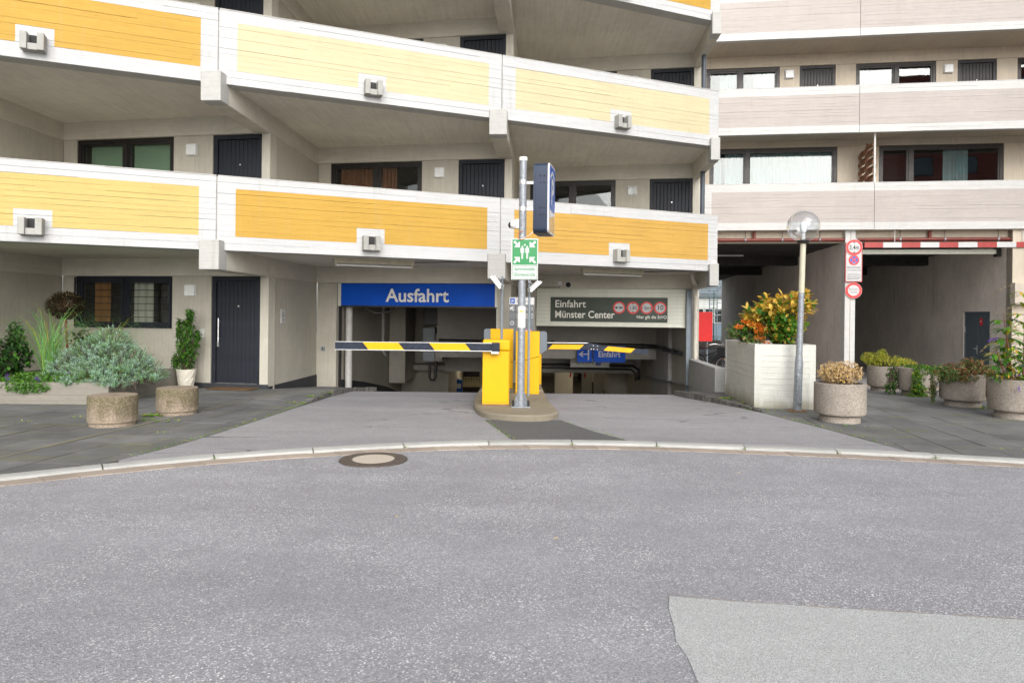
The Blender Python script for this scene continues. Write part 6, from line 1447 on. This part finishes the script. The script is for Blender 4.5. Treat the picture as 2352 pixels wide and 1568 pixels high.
# ------------------------------------------------------------------ behind the passage: bicycle, red board, fence, far buildings
rb = thing('red_board', 'plain bright red board on a post beyond the right garage pier', 'board', (7.0, 24.2, -.54)); BF = Fr((6.55, 24.2), (1, 0)); MB().box(0, .56, 0, .03, .64, 1.68, BF).build('panel', 'flag_red', rb); MB().tube([BF.p(.4, .06, -.55), BF.p(.4, .06, 1.6)], .03, 8).build('post', 'steel_grey', rb)
def bicycle(label, x, y, z, ang):
    b = thing('bicycle', label, 'bicycle', (x, y, z)); ca, sa = math.cos(ang), math.sin(ang)
    T = lambda u, w, h: (x + ca * u - sa * w, y + sa * u + ca * w, z + h)
    for (u, nm) in ((-.52, 'rear'), (.52, 'front')):
        ring = [T(u + .33 * math.cos(q), 0, .35 + .33 * math.sin(q)) for q in [2 * math.pi * k / 32 for k in range(33)]]; w = MB(); w.tube(ring, .02, 8, caps=False); wo = w.build('wheel', 'rubber', b, smooth=True)
        w = MB(); w.tube([T(u + .305 * math.cos(q), 0, .35 + .305 * math.sin(q)) for q in [2 * math.pi * k / 32 for k in range(33)]], .008, 6, caps=False); w.build('rim', 'aluminium', wo)
        w = MB()
        for k in range(18): q = 2 * math.pi * k / 18; w.tube([T(u, .02 * (-1) ** k, .35), T(u + .30 * math.cos(q), 0, .35 + .30 * math.sin(q))], .0022, 3, caps=False)
        w.build('spokes', 'aluminium', wo); MB().tube([T(u, -.05, .35), T(u, .05, .35)], .022, 10).build('hub', 'aluminium', wo)
        MB().tube([T(u + .36 * math.cos(q), 0, .35 + .36 * math.sin(q)) for q in [RA(20 + 10 * k) for k in range(15)]], .016, 6).build('mudguard', 'bike_black', b)
    m = MB(); m.tube([T(.42, 0, .82), T(-.15, 0, .33)], .02, 8); m.tube([T(-.15, 0, .33), T(-.28, 0, .85)], .018, 8); m.tube([T(.40, 0, .9), T(-.24, 0, .68)], .018, 8); m.tube([T(-.15, 0, .33), T(-.52, .05, .35)], .012, 6); m.tube([T(-.26, 0, .76), T(-.52, .05, .35)], .01, 6); m.build('frame', 'bike_black', b, smooth='auto')
    m = MB(); m.tube([T(.38, 0, 1.0), T(.43, 0, .75), T(.52, .05, .35)], .014, 8); m.build('fork', 'bike_black', b, smooth='auto')
    m = MB(); m.tube([T(.22, -.30, 1.04), T(.34, -.18, 1.08), T(.40, 0, 1.04), T(.34, .18, 1.08), T(.22, .30, 1.04)], .013, 8); m.build('handlebar', 'aluminium', b, smooth='auto')
    for w_ in (-1, 1): MB().tube([T(.12, .31 * w_, 1.03), T(.24, .29 * w_, 1.04)], .018, 8).build('grip', 'rust', b)
    m = MB(); m.plate([(0, 0), (.12, 0.0)] + [(.12, .05), (-.16, .06), (-.16, .0)], -.07, .07); 
    for i, (a, c_, d) in enumerate(m.v): m.v[i] = T(a - .30, c_, d + .90)
    m.build('saddle', 'bike_black', b, bevel=.02); k_ = MB()
    for (u0, u1, w0, w1, h0, h1) in ((.44, .74, -.18, .18, .72, .735), (.44, .455, -.18, .18, .735, .98), (.725, .74, -.18, .18, .735, .98), (.455, .725, -.18, -.165, .735, .98), (.455, .725, .165, .18, .735, .98)):
        P = [T(u, w, h) for h in (h0, h1) for (u, w) in ((u0, w0), (u1, w0), (u1, w1), (u0, w1))]; i = len(k_.v); k_.v += P
        for f in ((3, 2, 1, 0), (4, 5, 6, 7), (0, 1, 5, 4), (1, 2, 6, 5), (2, 3, 7, 6), (3, 0, 4, 7)): k_.f.append(tuple(i + q for q in f)); k_.m.append(0)
    k_.build('basket', 'bike_black', b); m = MB(); m.tube([T(.60, 0, .62), T(.66, 0, .62)], .045, 12); m.build('front_light', 'lamp_white', b); MB().tube([T(.52, -.02, .62), T(.52, .02, .62)], .02, 8).build('reflector', 'cable_orange', b)
bicycle('black city bicycle with front basket parked behind the low white wall', 6.10, 20.9, z_right(0, 20.9), RA(-62))
fw_ = thing('far_wall', 'low grey wall and planting strip beyond the passage', 'wall', (14, 43, -.54)); MB().box(6, 22, 43, 43.3, -.54, .05).build('wall', 'garage_wall', fw_)
sh = MB()
for k in range(1500): p = Vector((rnd(6, 22), rnd(43.3, 44.5), rnd(-.3, .25))); sh.leaf(p, rv() + U, U, .12, .07, 0)
sh.build('planting', 'leaf_green', fw_)
fe = thing('green_mesh_fence', 'green wire mesh fence beyond the passage', 'fence', (14, 45, -.54))
for x in (10, 11.1, 12.2, 13.3, 14.4, 15.5): MB().tube([(x, 45, -.54), (x, 45, 3.2)], .035, 6).build('post', 'far_teal', fe)
m = MB()
for k in range(26): m.tube([(9, 45, -.3 + k * .13), (17, 45, -.3 + k * .13)], .008, 4)
for k in range(90): m.tube([(9 + k * .09, 45, -.4), (9 + k * .09, 45, 3.1)], .004, 3, caps=False)
m.build('mesh', 'far_teal', fe)
fb = thing('far_office', 'low pale office building with grey roof edge seen through the passage', 'building', (18, 55, -.5))
MB().box(8, 30, 55, 62, -.54, 1.0).build('base_panels', 'far_blue', fb); MB().box(8, 30, 55.05, 62, 1.0, 2.2).build('glazing', 'room_dark', fb); MB().box(8, 30, 54.9, 62, 2.2, 3.1).build('wall_band', 'far_white', fb); MB().prism([(8, 54.6), (17, 54.5), (23, 54.2), (30, 53.5), (30, 62), (8, 62)], 3.1, 3.45).build('roof_edge', 'far_roof', fb)
for k in range(12):
    x = 14 + k * .75; w = MB(); w.box(x, x + .70, 54.9, 55.0, 1.02, 1.08); w.box(x, x + .70, 54.9, 55, 2.12, 2.18); w.box(x, x + .06, 54.9, 55, 1.08, 2.12); w.box(x + .64, x + .70, 54.9, 55, 1.08, 2.12); w.box(x, x + .70, 54.9, 55, 1.66, 1.71); wo = w.build('window', 'far_white', fb); MB().box(x + .06, x + .64, 54.96, 54.98, 1.08, 2.12).build('pane', 'pane_glass', wo)
lv = thing('louvred_facade', 'white louvred upper facade far behind the passage', 'facade', (18, 70, 3)); MB().box(8, 32, 72, 73, -1, 9).build('wall', 'far_white', lv)
for k in range(26): MB().box(8, 32, 71.6, 71.9, 3.2 + k * .22, 3.28 + k * .22).build('louvre', 'far_blue', lv)
ld = thing('escape_ladder', 'pale blue caged escape ladder on the far office building', 'ladder', (15.9, 53.5, -.5))
for x in (15.5, 16.1): MB().tube([(x, 53.6, -.5), (x, 53.6, 4.6)], .045, 8).build('rail', 'pipe_blue', ld)
for k in range(16): MB().tube([(15.5, 53.6, -.2 + k * .3), (16.1, 53.6, -.2 + k * .3)], .025, 6).build('rung', 'pipe_blue', ld)
for k in range(5): MB().tube([(15.5, 53.6, 2.0 + k * .6), (15.35, 53.1, 2.0 + k * .6), (15.8, 52.85, 2.0 + k * .6), (16.25, 53.1, 2.0 + k * .6), (16.1, 53.6, 2.0 + k * .6)], .025, 5).build('cage_hoop', 'pipe_blue', ld)
wb_ = thing('white_bollard', 'white round bollard behind the firethorn', 'bollard', (9.7, 29.5, -.54)); MB().lathe((9.72, 29.5, -.54), [(.2, 0), (.2, 1.35), (.16, 1.5), (.0, 1.55)], 20).build('body', 'lamp_white', wb_, smooth='auto')

# ------------------------------------------------------------------ what the windows mirror: the street side behind the camera
ob = thing('opposite_building', 'red rendered building across the street mirrored in the gallery windows', 'building', (26, -14, 0)); MB().box(20, 48, -24, -14, -.1, 20).build('wall', 'red_render', ob)
for f in range(7):
    for k in range(9):
        x = 21 + k * 3; z = 1.2 + f * 2.8; w = MB(); w.box(x - .06, x + 1.36, -14.0, -13.94, z - .06, z + 1.36); wo = w.build('window', 'frame_dark', ob); MB().box(x, x + 1.3, -13.94, -13.93, z, z + 1.3).build('pane', 'far_blue', wo)
MB().box(20, 48, -14.0, -13.2, 11.4, 11.7).build('ledge', 'far_white', ob)
for (x, y, h, lab) in ((-17, -17, 8, 'broad street tree across the road mirrored in the middle windows'), (-3, -19, 7.5, 'street tree across the road mirrored in the right bay window')):
    tr = thing('street_tree', lab, 'tree', (x, y, 0), 'street trees behind the camera'); s = MB(); s.tube([(x, y, 0), (x + .1, y, h * .3), (x, y + .1, h * .55)], [.2, .16, .1], 10); m = MB()
    for k in range(14): v = rv(); e = (x + v.x * 2, y + v.y * 2, h * .68 + v.z * 1.5); s.tube([(x, y, h * (.3 + .2 * random.random())), e], [.07, .02], 5)
    for k in range(4200):
        c = random.choice([(0, 0, .7), (.9, .4, .62), (-1, .2, .66), (.2, -.9, .6), (0, .8, .78), (-.4, -.4, .85)]); p, v = ball((x + c[0] * 1.3, y + c[1] * 1.3, h * c[2]), (1.3, 1.3, 1.0)); m.leaf(p, rv(), U, .22, .15, random.choice((0, 1)))
    s.build('trunk', 'bark', tr); m.build('crown', ['leaf_green', 'leaf_bright'], tr)
